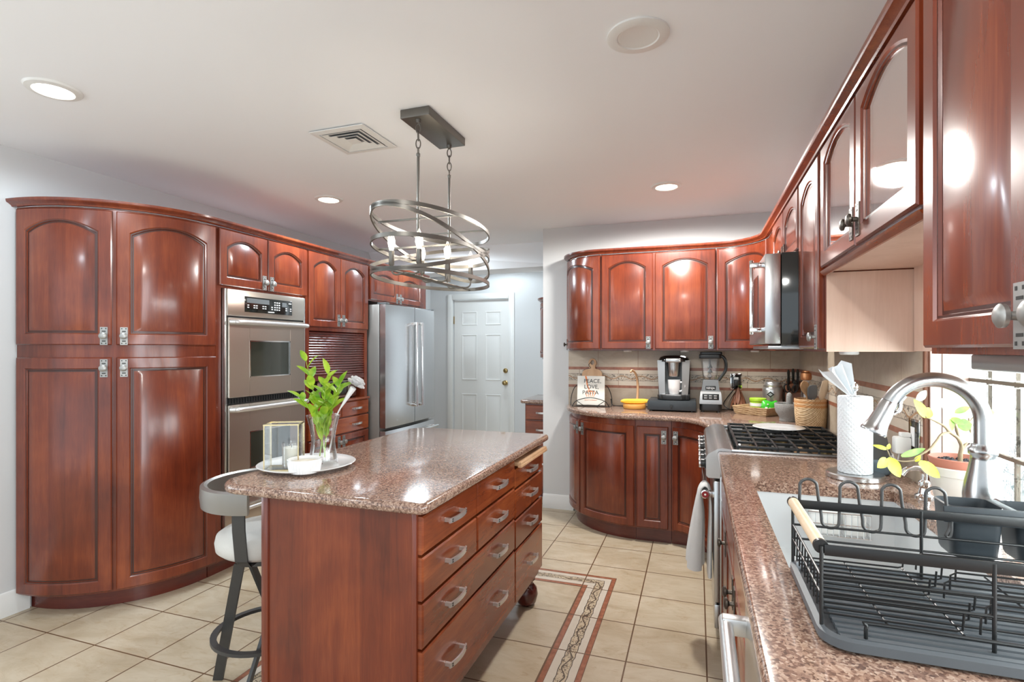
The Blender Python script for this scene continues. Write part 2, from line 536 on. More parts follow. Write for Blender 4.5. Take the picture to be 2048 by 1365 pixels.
# ------------------------------------------------------------------ mesh helpers
class MB:
    def __init__(s):
        s.b = bmesh.new()
        s.mi = 0

    def face(s, vs):
        try:
            f = s.b.faces.new(vs)
            f.material_index = s.mi
            return f
        except ValueError:
            return None

    def v(s, p):
        return s.b.verts.new(p)

    def box(s, x0, x1, y0, y1, z0, z1, bev=0.0, seg=2, mx=None):
        c = [s.v((x, y, z)) for z in (z0, z1) for y in (y0, y1) for x in (x0, x1)]
        fs = [s.face([c[i] for i in q]) for q in ((0, 2, 3, 1), (4, 5, 7, 6), (0, 1, 5, 4), (2, 6, 7, 3), (0, 4, 6, 2), (1, 3, 7, 5))]
        vs = c
        if bev > 0:
            es = list({e for f in fs for e in f.edges})
            r = bmesh.ops.bevel(s.b, geom=es, offset=bev, segments=seg, profile=0.5, affect='EDGES', clamp_overlap=True)
            vs = list({v for f in r['faces'] for v in f.verts} | {v for v in c if v.is_valid})
            for f in r['faces']:
                f.material_index = s.mi
        if mx is not None:
            bmesh.ops.transform(s.b, matrix=mx, verts=vs)
        return s

    def loft(s, loops, close=True, caps=True, ring=False):
        rows = [[s.v(p) for p in lp] for lp in loops]
        n = len(rows[0])
        pairs = list(zip(rows, rows[1:])) + ([(rows[-1], rows[0])] if ring else [])
        for a, b in pairs:
            for i in range(n if close else n - 1):
                j = (i + 1) % n
                s.face([a[i], a[j], b[j], b[i]])
        if caps and not ring and close:
            s.face(rows[0][::-1])
            s.face(rows[-1])
        return rows

    def lathe(s, c, prof, n=32, caps=True, axis=None):
        """prof: (r, h) pairs; axis: unit Vector, default z"""
        c = Vector(c)
        ax = Vector(axis).normalized() if axis is not None else Vector((0, 0, 1))
        t = Vector((1, 0, 0)) if abs(ax.x) < 0.9 else Vector((0, 1, 0))
        e1 = (t - ax * t.dot(ax)).normalized()
        e2 = ax.cross(e1)
        s.loft([[c + ax * h + (e1 * cos(2 * pi * i / n) + e2 * sin(2 * pi * i / n)) * max(r, 1e-5) for i in range(n)] for r, h in prof], True, caps)
        return s

    def tube(s, pts, r, n=8, closed=False, caps=True):
        pts = [Vector(p) for p in pts]
        k = len(pts)
        rr = r if isinstance(r, (list, tuple)) else [r] * k
        loops = []
        e = None
        for i in range(k):
            if closed:
                t = (pts[(i + 1) % k] - pts[i - 1]).normalized()
            else:
                t = (pts[min(i + 1, k - 1)] - pts[max(i - 1, 0)]).normalized()
            if e is None:
                q = Vector((0, 0, 1)) if abs(t.z) < 0.9 else Vector((1, 0, 0))
                e = (q - t * q.dot(t)).normalized()
            else:
                e = (e - t * e.dot(t)).normalized()
            f = t.cross(e)
            loops.append([pts[i] + (e * cos(2 * pi * j / n) + f * sin(2 * pi * j / n)) * rr[i] for j in range(n)])
        s.loft(loops, True, caps, closed)
        return s

    def cyl(s, a, b, r, n=20, r2=None):
        return s.tube([a, b], [r, r if r2 is None else r2], n)

    def sweep(s, st, prof, caps=True, ring=False):
        """st: (x, y, nx, ny) stations; prof: (d, z) outline; d is measured along the outward normal"""
        s.loft([[(x + nx * d, y + ny * d, z) for d, z in prof] for x, y, nx, ny in st], True, caps, ring)
        return s

    def slab(s, pts, z0, z1, r=0.006, seg=3):
        n = len(pts)
        P = [Vector((p[0], p[1])) for p in pts]
        ar = sum(P[i].x * P[(i + 1) % n].y - P[(i + 1) % n].x * P[i].y for i in range(n))
        if ar < 0:
            P.reverse()
        nor = []
        for i in range(n):
            a = (P[i] - P[i - 1]).normalized()
            b = (P[(i + 1) % n] - P[i]).normalized()
            na, nb = Vector((a.y, -a.x)), Vector((b.y, -b.x))
            q = na + nb
            q = q.normalized() if q.length > 1e-6 else na
            nor.append(q / max(0.35, q.dot(na)))
        lv = [(r * (1 - sin(pi / 2 * k / seg)), z0 + r * (1 - cos(pi / 2 * k / seg))) for k in range(seg + 1)]
        lv += [(r * (1 - cos(pi / 2 * k / seg)), z1 - r + r * sin(pi / 2 * k / seg)) for k in range(seg + 1)]
        s.loft([[(P[i].x - nor[i].x * ins, P[i].y - nor[i].y * ins, z) for i in range(n)] for ins, z in lv])
        return s


def auto_smooth(me, ang=35):
    me.polygons.foreach_set('use_smooth', [True] * len(me.polygons))
    try:
        me.set_sharp_from_angle(angle=radians(ang))
    except Exception:
        pass


def wloc(o):
    v = Vector((0, 0, 0))
    while o is not None:
        v = v + o.location
        o = o.parent
    return v


def obj(name, m, mat, parent=None, smooth=35):
    bmesh.ops.recalc_face_normals(m.b, faces=m.b.faces)
    me = bpy.data.meshes.new(name)
    if parent is not None:
        off = wloc(parent)
    else:
        xs = [v.co for v in m.b.verts]
        lo = Vector([min(c[i] for c in xs) for i in range(3)])
        hi = Vector([max(c[i] for c in xs) for i in range(3)])
        off = Vector(((lo.x + hi.x) / 2, (lo.y + hi.y) / 2, lo.z))
    bmesh.ops.translate(m.b, vec=-off, verts=m.b.verts)
    m.b.to_mesh(me)
    m.b.free()
    for q in (mat if isinstance(mat, (list, tuple)) else [mat]):
        me.materials.append(M[q] if isinstance(q, str) else q)
    if smooth:
        auto_smooth(me, smooth)
    o = bpy.data.objects.new(name, me)
    COL.objects.link(o)
    if parent is not None:
        o.parent = parent
    else:
        o.location = off
    return o


def tag(o, label, cat, group=None):
    o['label'] = label
    o['category'] = cat
    o['kind'] = 'thing'
    if group:
        o['group'] = group
    return o


def thing(name, loc, label, cat, group=None):
    o = bpy.data.objects.new(name, None)
    o.empty_display_size = 0.05
    o.location = loc
    COL.objects.link(o)
    return tag(o, label, cat, group)


def struct(name, m, mat, label=None, smooth=35):
    o = obj(name, m, mat, None, smooth)
    o['kind'] = 'structure'
    o['label'] = label or name.replace('_', ' ')
    return o


def text_mesh(name, body, size, mx, mat, parent, ext=0.0006):
    cu = bpy.data.curves.new(name, 'FONT')
    cu.body = body
    cu.size = size
    cu.align_x = 'CENTER'
    cu.align_y = 'CENTER'
    cu.extrude = ext
    t = bpy.data.objects.new(name + '_source', cu)
    me = bpy.data.meshes.new_from_object(t)
    me.transform(mx)
    me.transform(Matrix.Translation(-wloc(parent)))
    me.materials.clear()
    me.materials.append(M[mat])
    bpy.data.objects.remove(t)
    o = bpy.data.objects.new(name, me)
    COL.objects.link(o)
    o.parent = parent
    return o


# paths along cabinet fronts
class Line:
    def __init__(s, p0, p1, n):
        s.p0, s.p1, s.n = Vector(p0), Vector(p1), n
        s.L = (s.p1 - s.p0).length
        s.curved = False

    def at(s, t):
        q = s.p0 + (s.p1 - s.p0) * (t / s.L)
        return q.x, q.y, s.n[0], s.n[1]


class Arc:
    def __init__(s, c, rx, a0, a1, sign=1, ry=None):
        s.c, s.rx, s.ry, s.a0, s.a1, s.sg = c, rx, ry or rx, radians(a0), radians(a1), sign
        s.L = abs(s.a1 - s.a0) * (s.rx + s.ry) / 2
        s.curved = True

    def at(s, t):
        a = s.a0 + (s.a1 - s.a0) * t / s.L
        n = Vector((cos(a) / s.rx, sin(a) / s.ry)).normalized() * s.sg
        return s.c[0] + s.rx * cos(a), s.c[1] + s.ry * sin(a), n.x, n.y


def stations(path, s0=None, s1=None, n=None):
    s0 = 0 if s0 is None else s0
    s1 = path.L if s1 is None else s1
    n = n or (14 if path.curved else 1)
    return [path.at(s0 + (s1 - s0) * i / n) for i in range(n + 1)]


def door_loops(s0, s1, z0, z1, arch, fw, panel, t, nu, lift=0.0):
    """front loops of a door: list of loops; a loop is a list of (s, z, d)"""
    def loop(ins, d, a):
        a0, a1, b0, b1 = s0 + ins, s1 - ins, z0 + ins, z1 - ins
        L = []
        for i in range(nu + 1):
            L.append((a0 + (a1 - a0) * i / nu, b0, d))
        for i in range(nu + 1):
            f = 1 - i / nu
            L.append((a0 + (a1 - a0) * f, b1 + (lift if ins > 0.02 else 0) - a * (2 * f - 1) ** 2, d))
        return L
    ls = [loop(0, 0, 0), loop(0, t - 0.005, 0), loop(0.005, t, 0)]
    if panel:
        ls += [loop(fw - 0.012, t, arch), loop(fw - 0.007, t - 0.005, arch), loop(fw - 0.002, t - 0.005, arch), loop(fw, t - 0.011, arch),
               loop(fw + 0.007, t - 0.011, arch), loop(fw + 0.026, t - 0.003, arch)]
    return ls


def door(parent, path, s0, s1, z0, z1, arch=0.0, fw=0.062, panel=True, t=0.021, d0=0.0, name='door', mat='wood', glass=False, lift=0.0):
    nu = 14 if (arch > 0 or path.curved) else 1
    m = MB()

    def P(q):
        x, y, nx, ny = path.at(q[0])
        d = q[2] + d0
        return (x + nx * d, y + ny * d, q[1])
    ls = door_loops(s0, s1, z0, z1, arch, fw, panel, t, nu, lift)
    if glass:
        ls = ls[:7]
        back = [(a, b, 0.002) for a, b, c in ls[-1]]
        ls = ls + [back]
    rows = [[m.v(P(q)) for q in lp] for lp in ls]
    n = len(rows[0])
    for k, (a, b) in enumerate(zip(rows, rows[1:])):
        m.mi = 1 if panel and k in (4, 6) else 0       # dark glaze wiped into the groove
        for i in range(n):
            j = (i + 1) % n
            m.face([a[i], a[j], b[j], b[i]])
    m.mi = 0

    def fill(r):
        for i in range(nu):
            m.face([r[i], r[i + 1], r[2 * nu - i], r[2 * nu + 1 - i]])
    if not glass:
        fill(rows[-1])
        fill(rows[0])
    else:
        a, b = rows[-1], rows[0]
        for i in range(n):
            j = (i + 1) % n
            m.face([a[i], a[j], b[j], b[i]])
    o = obj(name, m, [mat, 'glaze'] if panel else mat, parent, 28)
    if glass:
        g = MB()
        lp = [(a, b, 0.0) for a, b, c in ls[6]]
        r0 = [g.v(P((a, b, 0.006))) for a, b, c in lp]
        r1 = [g.v(P((a, b, 0.009))) for a, b, c in lp]
        for r in (r0, r1):
            for i in range(nu):
                g.face([r[i], r[i + 1], r[2 * nu - i], r[2 * nu + 1 - i]])
        pn = obj('glass_pane', g, 'pane', o, 0)
        pn['label'] = 'clear arched glass pane'
    return o


def knob(parent, path, s, z, dark=False, d0=0.021):
    x, y, nx, ny = path.at(s)
    tx, ty = -ny, nx
    m = MB()

    def P(a, d, h):
        return Vector((x + tx * a + nx * (d + d0), y + ty * a + ny * (d + d0), z + h))
    hw, hh = 0.0165, 0.047

    def bx(a0, a1, dd0, dd1, h0, h1):
        c = [m.v(P(a, d, h)) for h in (h0, h1) for d in (dd0, dd1) for a in (a0, a1)]
        for q in ((0, 2, 3, 1), (4, 5, 7, 6), (0, 1, 5, 4), (2, 6, 7, 3), (0, 4, 6, 2), (1, 3, 7, 5)):
            m.face([c[i] for i in q])
    bx(-hw, hw, 0, 0.003, -hh, hh)
    m.mi = 1
    for sg in (-1, 1):
        for a in (-0.0115, 0.0065):
            bx(a, a + 0.005, 0.0022, 0.0036, sg * 0.039 - 0.003, sg * 0.039 + 0.003)
        bx(-0.0085, 0.0085, 0.0022, 0.0036, sg * 0.026 - 0.0035, sg * 0.026 + 0.0015)
    m.mi = 0
    c = P(0, 0, 0)
    m.lathe(c, [(0.007, 0.002), (0.006, 0.014), (0.009, 0.018), (0.017, 0.020), (0.0175, 0.026), (0.012, 0.030), (0.004, 0.031)], 18, True, (nx, ny, 0))
    o = obj('knob', m, ['bronze' if dark else 'pewter', 'slot'], parent, 30)
    return o


def pull(parent, path, s, z, ln=0.115, d0=0.021, mat='nickel'):
    x, y, nx, ny = path.at(s)
    tx, ty = -ny, nx
    m = MB()
    N = 12
    loops = []
    for i in range(N + 1):
        f = i / N * 2 - 1
        a = f * ln / 2
        d = d0 + 0.017 + 0.010 * (1 - f * f)
        q = []
        for dd, h in ((0, -0.008), (0.006, -0.008), (0.006, 0.008), (0, 0.008)):
            q.append((x + tx * a + nx * (d + dd), y + ty * a + ny * (d + dd), z + h))
        loops.append(q)
    m.loft(loops)
    for f in (-0.86, 0.86):
        a = f * ln / 2
        loops = []
        for d in (d0, d0 + 0.025):
            loops.append([(x + tx * (a + u) + nx * d, y + ty * (a + u) + ny * d, z + h) for u, h in ((-0.005, -0.006), (0.005, -0.006), (0.005, 0.006), (-0.005, 0.006))])
        m.loft(loops)
    m.mi = 1
    for f in (-0.8, 0.8):
        for hh in (-0.0035, 0.0035):
            a = f * ln / 2
            d = d0 + 0.017 + 0.010 * (1 - f * f) + 0.0045
            loops = []
            for dd in (d, d + 0.0022):
                loops.append([(x + tx * (a + u) + nx * dd, y + ty * (a + u) + ny * dd, z + hh + h) for u, h in ((-0.004, -0.002), (0.004, -0.002), (0.004, 0.002), (-0.004, 0.002))])
            m.loft(loops)
    return obj('handle', m, [mat, 'slot'], parent, 30)


def pbox(m, path, s0, s1, z0, z1, d0, d1, n=None):
    m.sweep(stations(path, s0, s1, n), [(d0, z0), (d1, z0), (d1, z1), (d0, z1)])
    return m


def leaf(m, base, direc, up, ln, wd, curl=0.15, n=6):
    """a curved pointed leaf blade with a folded midrib"""
    b = Vector(base)
    d = Vector(direc).normalized()
    u = Vector(up)
    u = (u - d * u.dot(d)).normalized()
    s = d.cross(u)
    rows = []
    for i in range(n + 1):
        t = i / n
        w = wd * (sin(pi * min(1, t * 0.92 + 0.06)) ** 0.75) * (1 - 0.25 * t)
        c = b + d * (ln * t) - u * (curl * ln * t * t)
        if i == n:
            w = wd * 0.03
        rows.append([m.v(c - s * w + u * w * 0.22), m.v(c), m.v(c + s * w + u * w * 0.22)])
    for a, c in zip(rows, rows[1:]):
        m.face([a[0], a[1], c[1], c[0]])
        m.face([a[1], a[2], c[2], c[1]])


def bez(p0, p1, p2, p3, n=12):
    p0, p1, p2, p3 = map(Vector, (p0, p1, p2, p3))
    out = []
    for i in range(n + 1):
        t = i / n
        out.append(p0 * (1 - t) ** 3 + p1 * 3 * t * (1 - t) ** 2 + p2 * 3 * t * t * (1 - t) + p3 * t ** 3)
    return out


def smoothpath(pts, k=6):
    """Catmull-Rom through points"""
    P = [Vector(p) for p in pts]
    P = [P[0] * 2 - P[1]] + P + [P[-1] * 2 - P[-2]]
    out = []
    for i in range(1, len(P) - 2):
        for j in range(k):
            t = j / k
            a, b, c, d = P[i - 1], P[i], P[i + 1], P[i + 2]
            out.append(0.5 * ((2 * b) + (c - a) * t + (2 * a - 5 * b + 4 * c - d) * t * t + (-a + 3 * b - 3 * c + d) * t ** 3))
    out.append(P[-2])
    return out


CZ = 2.44      # ceiling height
CT = 0.915     # worktop height
# ------------------------------------------------------------------ the room
struct('floor', MB().box(-5.6, 1.1, -3.0, 6.6, -0.06, 0.0), 'floor', 'beige ceramic tile floor with an inlaid scroll border')
struct('ceiling', MB().box(-5.6, 1.1, -3.0, 6.6, CZ, CZ + 0.08), 'ceil', 'flat white ceiling')
struct('wall_left', MB().box(-3.5, -3.39, 1.05, 6.6, 0, CZ).box(-5.5, -3.5, 1.05, 1.15, 0, CZ), 'wall', 'pale grey left wall')
m = MB()
m.box(-5.6, -5.5, -3.0, 1.15, 0, 0.45)
m.box(-5.6, -5.5, -3.0, 1.15, 2.25, CZ)
m.box(-5.6, -5.5, 0.6, 1.15, 0.45, 2.25)
m.box(-5.6, -5.5, -3.0, -2.2, 0.45, 2.25)
struct('wall_added_left', m, 'wall', 'added unseen far left wall with a wide opening for the fill light')  # out-of-view wall added around the opening of the side fill lamp
struct('wall_back', MB().box(-1.275, 0.94, 4.53, 4.64, 0, CZ), 'wall', 'pale grey back wall behind the coffee corner')
m = MB()
m.box(0.74, 0.94, 2.17, 4.53, 0, CZ)
m.box(0.74, 0.94, 0.15, 2.17, 0, 0.875)
m.box(0.74, 0.94, 0.15, 2.17, 1.50, CZ)
m.box(0.74, 0.94, 0.05, 0.15, 0, CZ)
m.box(0.74, 0.94, -1.05, 0.05, 2.1, CZ)
m.box(0.74, 0.94, -3.0, -1.05, 0, CZ)
struct('wall_right', m, 'wall', 'right wall with the glass block window')
m = MB()
m.box(-3.39, -3.06, 6.46, 6.58, 0, CZ)
m.box(-2.265, -1.2, 6.46, 6.58, 0, CZ)
m.box(-3.06, -2.265, 6.46, 6.58, 2.04, CZ)
struct('wall_passage', m, 'wall', 'grey wall around the white door')
struct('wall_bar', MB().box(-1.50, 0.94, 5.34, 5.44, 0, CZ), 'wall', 'short grey wall behind the wet bar')
m = MB()
m.loft([[(-3.39, 5.02, CZ), (-3.39, 5.20, 2.205), (-3.39, 5.46, 2.205), (-3.39, 5.46, CZ)],
        [(-1.2, 5.09, CZ), (-1.2, 5.09, 2.205), (-1.2, 5.46, 2.205), (-1.2, 5.46, CZ)]])
struct('ceiling_header', m, 'ceil', 'white dropped header across the passage', 0)

# six panel white door with casing
m = MB()
m.box(-3.05, -2.275, 6.485, 6.52, 0.008, 2.032, 0.002)
for cx0, cx1 in ((-2.94, -2.72), (-2.605, -2.385)):
    for cz0, cz1 in ((0.22, 0.80), (0.98, 1.58), (1.70, 1.88)):
        o_ = [(cx0, cz0), (cx1, cz0), (cx1, cz1), (cx0, cz1)]

        def lp(i, yy):
            return [(cx0 + i, yy, cz0 + i), (cx1 - i, yy, cz0 + i), (cx1 - i, yy, cz1 - i), (cx0 + i, yy, cz1 - i)]
        m.loft([lp(0.0, 6.4852), lp(0.004, 6.478), (lp(0.012, 6.478)), lp(0.020, 6.4845), lp(0.030, 6.4845), lp(0.055, 6.479)], True, True)
d1 = struct('door_1', m, 'white', 'white six panel door at the end of the passage', 20)
kn = MB()
kn.lathe((-2.325, 6.484, 0.955), [(0.030, 0), (0.030, 0.006), (0.012, 0.010), (0.012, 0.035), (0.026, 0.042), (0.030, 0.055), (0.022, 0.070), (0.003, 0.074)], 20, True, (0, -1, 0))
obj('door_knob', kn, 'brass', d1)
kn = MB()
kn.lathe((-2.325, 6.484, 1.11), [(0.031, 0), (0.031, 0.010), (0.024, 0.018), (0.010, 0.020), (0.010, 0.026), (0.001, 0.026)], 20, True, (0, -1, 0))
obj('deadbolt', kn, 'brass', d1)
kn = MB()
kn.box(-3.056, -3.046, 6.476, 6.486, 1.72, 1.82)
obj('hinge', kn, 'brass', d1)
m = MB()
for x0, x1, z0, z1 in ((-3.13, -3.055, 0, 2.11), (-2.27, -2.195, 0, 2.11), (-3.055, -2.27, 2.037, 2.11)):
    m.box(x0, x1, 6.440, 6.462, z0, z1, 0.004)
    m.box(x0 + (0.012 if z0 == 0 else 0), x1 - (0.012 if z0 == 0 else 0), 6.432, 6.442, z0, z1 - 0.012, 0.003)
struct('trim_1', m, 'trimw', 'white door casing')


def baseboard(name, path, label):
    m = MB()
    m.sweep(stations(path), [(0, 0), (0.016, 0), (0.016, 0.085), (0.011, 0.097), (0.011, 0.108), (0.006, 0.120), (0, 0.124)])
    struct(name, m, 'trimw', label, 25)


baseboard('baseboard_left', Line((-3.39, 1.05), (-3.39, 1.87), (1, 0)), 'white baseboard along the left wall')
baseboard('baseboard_back', Line((-1.275, 4.53), (-1.0, 4.53), (0, -1)), 'white baseboard beside the curved cabinet')

# tile behind the worktops
struct('trim_2', MB().box(-1.045, 0.735, 4.522, 4.531, CT, 1.372), 'splx', 'beige tile splashback with a scroll border on the back wall')
struct('trim_3', MB().box(0.731, 0.741, 2.185, 4.522, CT, 1.40), 'sply', 'beige tile splashback with a scroll border on the right wall')
m = MB()
m.box(0.727, 0.742, 2.168, 2.185, CT, 1.50, 0.002)
struct('trim_4', m, 'darkwood', 'brown edging strip at the window corner')
m = MB()
m.box(0.741, 0.772, 2.160, 2.171, CT, 1.50)
m.box(0.775, 0.850, 2.160, 2.171, CT, 1.50)
struct('trim_5', m, 'pinktile', 'pink beige tiles on the window reveal')
# glass block window
m = MB()
ys = [2.160, 2.040] + [2.040 - 0.153 * k for k in range(1, 13)]
zs = [0.900, 1.070, 1.285, 1.50]
jw = 0.0055
for zz in zs:
    m.box(0.846, 0.856, ys[-1], 2.160, zz - jw, zz + jw)
for yy in ys[1:]:
    for za, zb_ in zip(zs, zs[1:]):
        m.box(0.846, 0.856, yy - jw, yy + jw, za + jw, zb_ - jw)
win = struct('window_1', m, 'grout', 'glass block window behind the sink')
for ya, yb in zip(ys, ys[1:]):
    for za, zb_ in zip(zs, zs[1:]):
        g_ = MB()
        g_.box(0.838, 0.92, yb + jw, ya - (jw if ya < 2.1 else 0.001), za + jw, zb_ - jw, 0.006, 2)
        obj('glass_block', g_, 'block', win)

# ------------------------------------------------------------------ ceiling fittings


def downlight(x, y, label, grp='lit recessed ceiling lights', power=80, warm=False):
    t = thing('recessed_ceiling_light', (x, y, CZ - 0.012), label, 'ceiling light', grp)
    m = MB()
    n = 40
    m.lathe((x, y, CZ - 0.012), [(0.066, 0.004), (0.070, 0.0), (0.092, 0.004), (0.098, 0.0118), (0.066, 0.0118)], n, False)
    obj('trim_ring', m, 'white', t)
    m = MB()
    m.lathe((x, y, CZ - 0.012), [(0.0662, 0.0055), (0.0662, 0.0110)], n)
    obj('diffuser', m, 'lamp', t)
    d = bpy.data.lights.new('downlight_beam', 'SPOT')
    d.energy = power
    d.color = (0.99, 0.975, 0.93) if warm else (0.77, 0.905, 1.0)
    d.spot_size = radians(179)
    d.spot_blend = 0.22
    d.shadow_soft_size = 0.10
    o = bpy.data.objects.new('downlight_beam', d)
    o.location = (x, y, CZ - 0.03)
    COL.objects.link(o)
    return t


downlight(-2.465, 1.447, 'round lit recessed light in the ceiling above the tall curved cabinet', power=32)
downlight(-2.44, 3.132, 'round lit recessed light in the ceiling above the ovens', power=75)
downlight(-0.186, 3.595, 'round lit recessed light in the ceiling above the corner base cabinet', power=138, warm=True)
downlight(-2.42, 4.579, 'round lit recessed light in the ceiling seen through the hanging fixture, above the refrigerator', power=34)
downlight(-0.187, 0.05, 'added unseen recessed light above the near worktop, south of the speaker', power=62, warm=True)  # out-of-frame lamp added to brighten the right side
downlight(-2.465, -0.25, 'added unseen recessed light south of the tall curved cabinet', power=18)  # out-of-frame lamp added for overall room brightness
downlight(-2.3, 5.95, 'added unseen recessed light beyond the header over the passage', power=24)  # hidden lamp added to brighten the door end of the passage
# speaker grille
m = MB()
m.lathe((-0.187, 1.838, CZ - 0.010), [(0.001, 0.004), (0.058, 0.004), (0.062, 0.003), (0.066, 0.0035), (0.070, 0.0), (0.096, 0.001), (0.103, 0.004), (0.103, 0.0098), (0.001, 0.0098)], 48, False)
tag(obj('ceiling_speaker', m, 'white'), 'round white unlit speaker cover in the ceiling', 'speaker')

# square vent
t = thing('ceiling_vent', (-1.62, 2.28, CZ - 0.012), 'square white louvred air vent in the ceiling', 'vent')
vx, vy = -1.621, 2.279


def sqring(m, h0, h1, z0, z1, z2):
    """a louvre ring flaring from half size h0 at z0 to h1 at z1"""
    for k in range(4):
        a = k * pi / 2
        c, s_ = cos(a), sin(a)

        def R(u, v, z):
            return (vx + u * c - v * s_, vy + u * s_ + v * c, z)
        m.loft([[R(-h0, h0, z0), R(h0, h0, z0), R(h1, h1, z1), R(-h1, h1, z1)],
                [R(-h0, h0, z0 + z2), R(h0, h0, z0 + z2), R(h1, h1, z1 + z2), R(-h1, h1, z1 + z2)]])


m = MB()
sqring(m, 0.152, 0.120, CZ - 0.010, CZ - 0.014, 0.004)
obj('vent_frame', m, 'white', t, 0)
for h1, h0 in ((0.112, 0.090), (0.084, 0.062), (0.056, 0.036)):
    m = MB()
    sqring(m, h1, h0, CZ - 0.014, CZ - 0.006, 0.0015)
    obj('louver', m, 'white', t, 0)
m = MB()
m.box(vx - 0.028, vx + 0.028, vy - 0.028, vy + 0.028, CZ - 0.014, CZ - 0.012)
obj('vent_center', m, 'white', t, 0)
m = MB()
m.box(vx - 0.118, vx + 0.118, vy - 0.118, vy + 0.118, CZ - 0.004, CZ - 0.0005)
obj('duct_opening', m, 'rubber', t, 0)

# chandelier
HX, HY = -1.165, 2.262
t = thing('chandelier', (HX, HY, CZ - 0.04), 'dark metal hanging light of crossed oval rings above the island', 'chandelier')
m = MB()
m.box(HX - 0.071, HX + 0.071, HY - 0.192, HY + 0.192, CZ - 0.040, CZ - 0.001, 0.003)
obj('ceiling_canopy', m, 'fixture', t)


def link(m, c, rx, rz, r, rot):
    pts = []
    for i in range(16):
        a = 2 * pi * i / 16
        u, v = rx * cos(a), rz * sin(a)
        pts.append((c[0] + u * cos(rot), c[1] + u * sin(rot), c[2] + v))
    m.tube(pts, r, 6, True)


for yy in (HY - 0.157, HY + 0.157):
    m = MB()
    m.lathe((HX, yy, CZ - 0.058), [(0.004, 0), (0.010, 0.004), (0.012, 0.018)], 14)
    for k, (zc, rot) in enumerate(((CZ - 0.078, 0.4), (CZ - 0.112, 1.9), (CZ - 0.146, 0.4), (CZ - 0.176, 1.9))):
        link(m, (HX, yy, zc), 0.010 if k < 3 else 0.011, 0.021 if k < 3 else 0.012, 0.0028, rot)
    obj('chain', m, 'fixture', t)
    m = MB()
    m.cyl((HX, yy, 1.72), (HX, yy, CZ - 0.188), 0.0062, 12)
    m.lathe((HX, yy, CZ - 0.204), [(0.0062, 0), (0.009, 0.004), (0.009, 0.014), (0.005, 0.018)], 12)
    obj('rod', m, 'fixture', t)
RL, RW = 0.405, 0.222


def ring(zc, A, B, L_=RL, W_=RW, h=0.0085, w=0.0035):
    m = MB()
    n = 72
    loops = []
    for i in range(n):
        a = 2 * pi * i / n
        c, s_ = cos(a), sin(a)
        nx, ny = s_ / W_, c / L_
        q = sqrt(nx * nx + ny * ny)
        nx, ny = nx / q, ny / q
        x, y, z = HX + W_ * s_, HY + L_ * c, zc + A * c + B * s_
        loops.append([(x - nx * w, y - ny * w, z - h), (x + nx * w, y + ny * w, z - h), (x + nx * w, y + ny * w, z + h), (x - nx * w, y - ny * w, z + h)])
    m.loft(loops, True, False, True)
    return obj('ring', m, 'fixture', t)


ring(1.963, -0.010, -0.008)
ring(1.859, -0.107, -0.031)
ring(1.838, -0.006, 0.004)
ring(1.817, 0.110, -0.004)
ring(1.708, 0.0, 0.0)
for yy in (HY - 0.157, HY + 0.157):
    wx = RW * sqrt(max(0, 1 - (0.157 / RL) ** 2))
    for zc in (1.963, 1.838):
        m = MB()
        m.box(HX - wx, HX + wx, yy - 0.003, yy + 0.003, zc - 0.004, zc + 0.004)
        obj('cross_bar', m, 'fixture', t, 0)
m = MB()
m.box(HX - 0.018, HX + 0.018, HY - 0.29, HY + 0.29, 1.700, 1.709, 0.003)
m.box(HX - 0.006, HX + 0.006, HY - RL, HY + RL, 1.703, 1.708)
obj('light_bar', m, 'fixture', t)
for bx in (-0.27, 0.0, 0.27):
    for sg in (-1, 1):
        cx_, cy_ = HX + sg * 0.066, HY + bx
        a = MB()
        a.tube(smoothpath([(HX + sg * 0.012, cy_, 1.705), (HX + sg * 0.045, cy_, 1.703), (cx_ - sg * 0.003, cy_, 1.715), (cx_, cy_, 1.742)], 5), 0.0042, 8)
        arm = obj('candle_arm', a, 'fixture', t)
        s_ = MB()
        s_.lathe((cx_, cy_, 1.738), [(0.006, 0), (0.0115, 0.008), (0.0115, 0.066), (0.009, 0.068)], 16)
        obj('candle_sleeve', s_, 'fixture', arm)
        b_ = MB()
        b_.lathe((cx_, cy_, 1.804), [(0.009, 0), (0.012, 0.014), (0.0175, 0.030), (0.0170, 0.046), (0.010, 0.068), (0.003, 0.083), (0.0005, 0.086)], 18)
        obj('bulb', b_, 'glass', arm)
        f_ = MB()
        f_.lathe((cx_, cy_, 1.816), [(0.002, 0), (0.0075, 0.012), (0.0085, 0.030), (0.004, 0.046), (0.001, 0.052)], 12)
        obj('filament', f_, 'filament', arm)
        d = bpy.data.lights.new('candle_glow', 'POINT')
        d.energy = 0.45
        d.color = (1, 0.95, 0.86)
        d.shadow_soft_size = 0.03
        lo = bpy.data.objects.new('candle_glow', d)
        lo.location = (cx_, cy_, 1.845)
        COL.objects.link(lo)

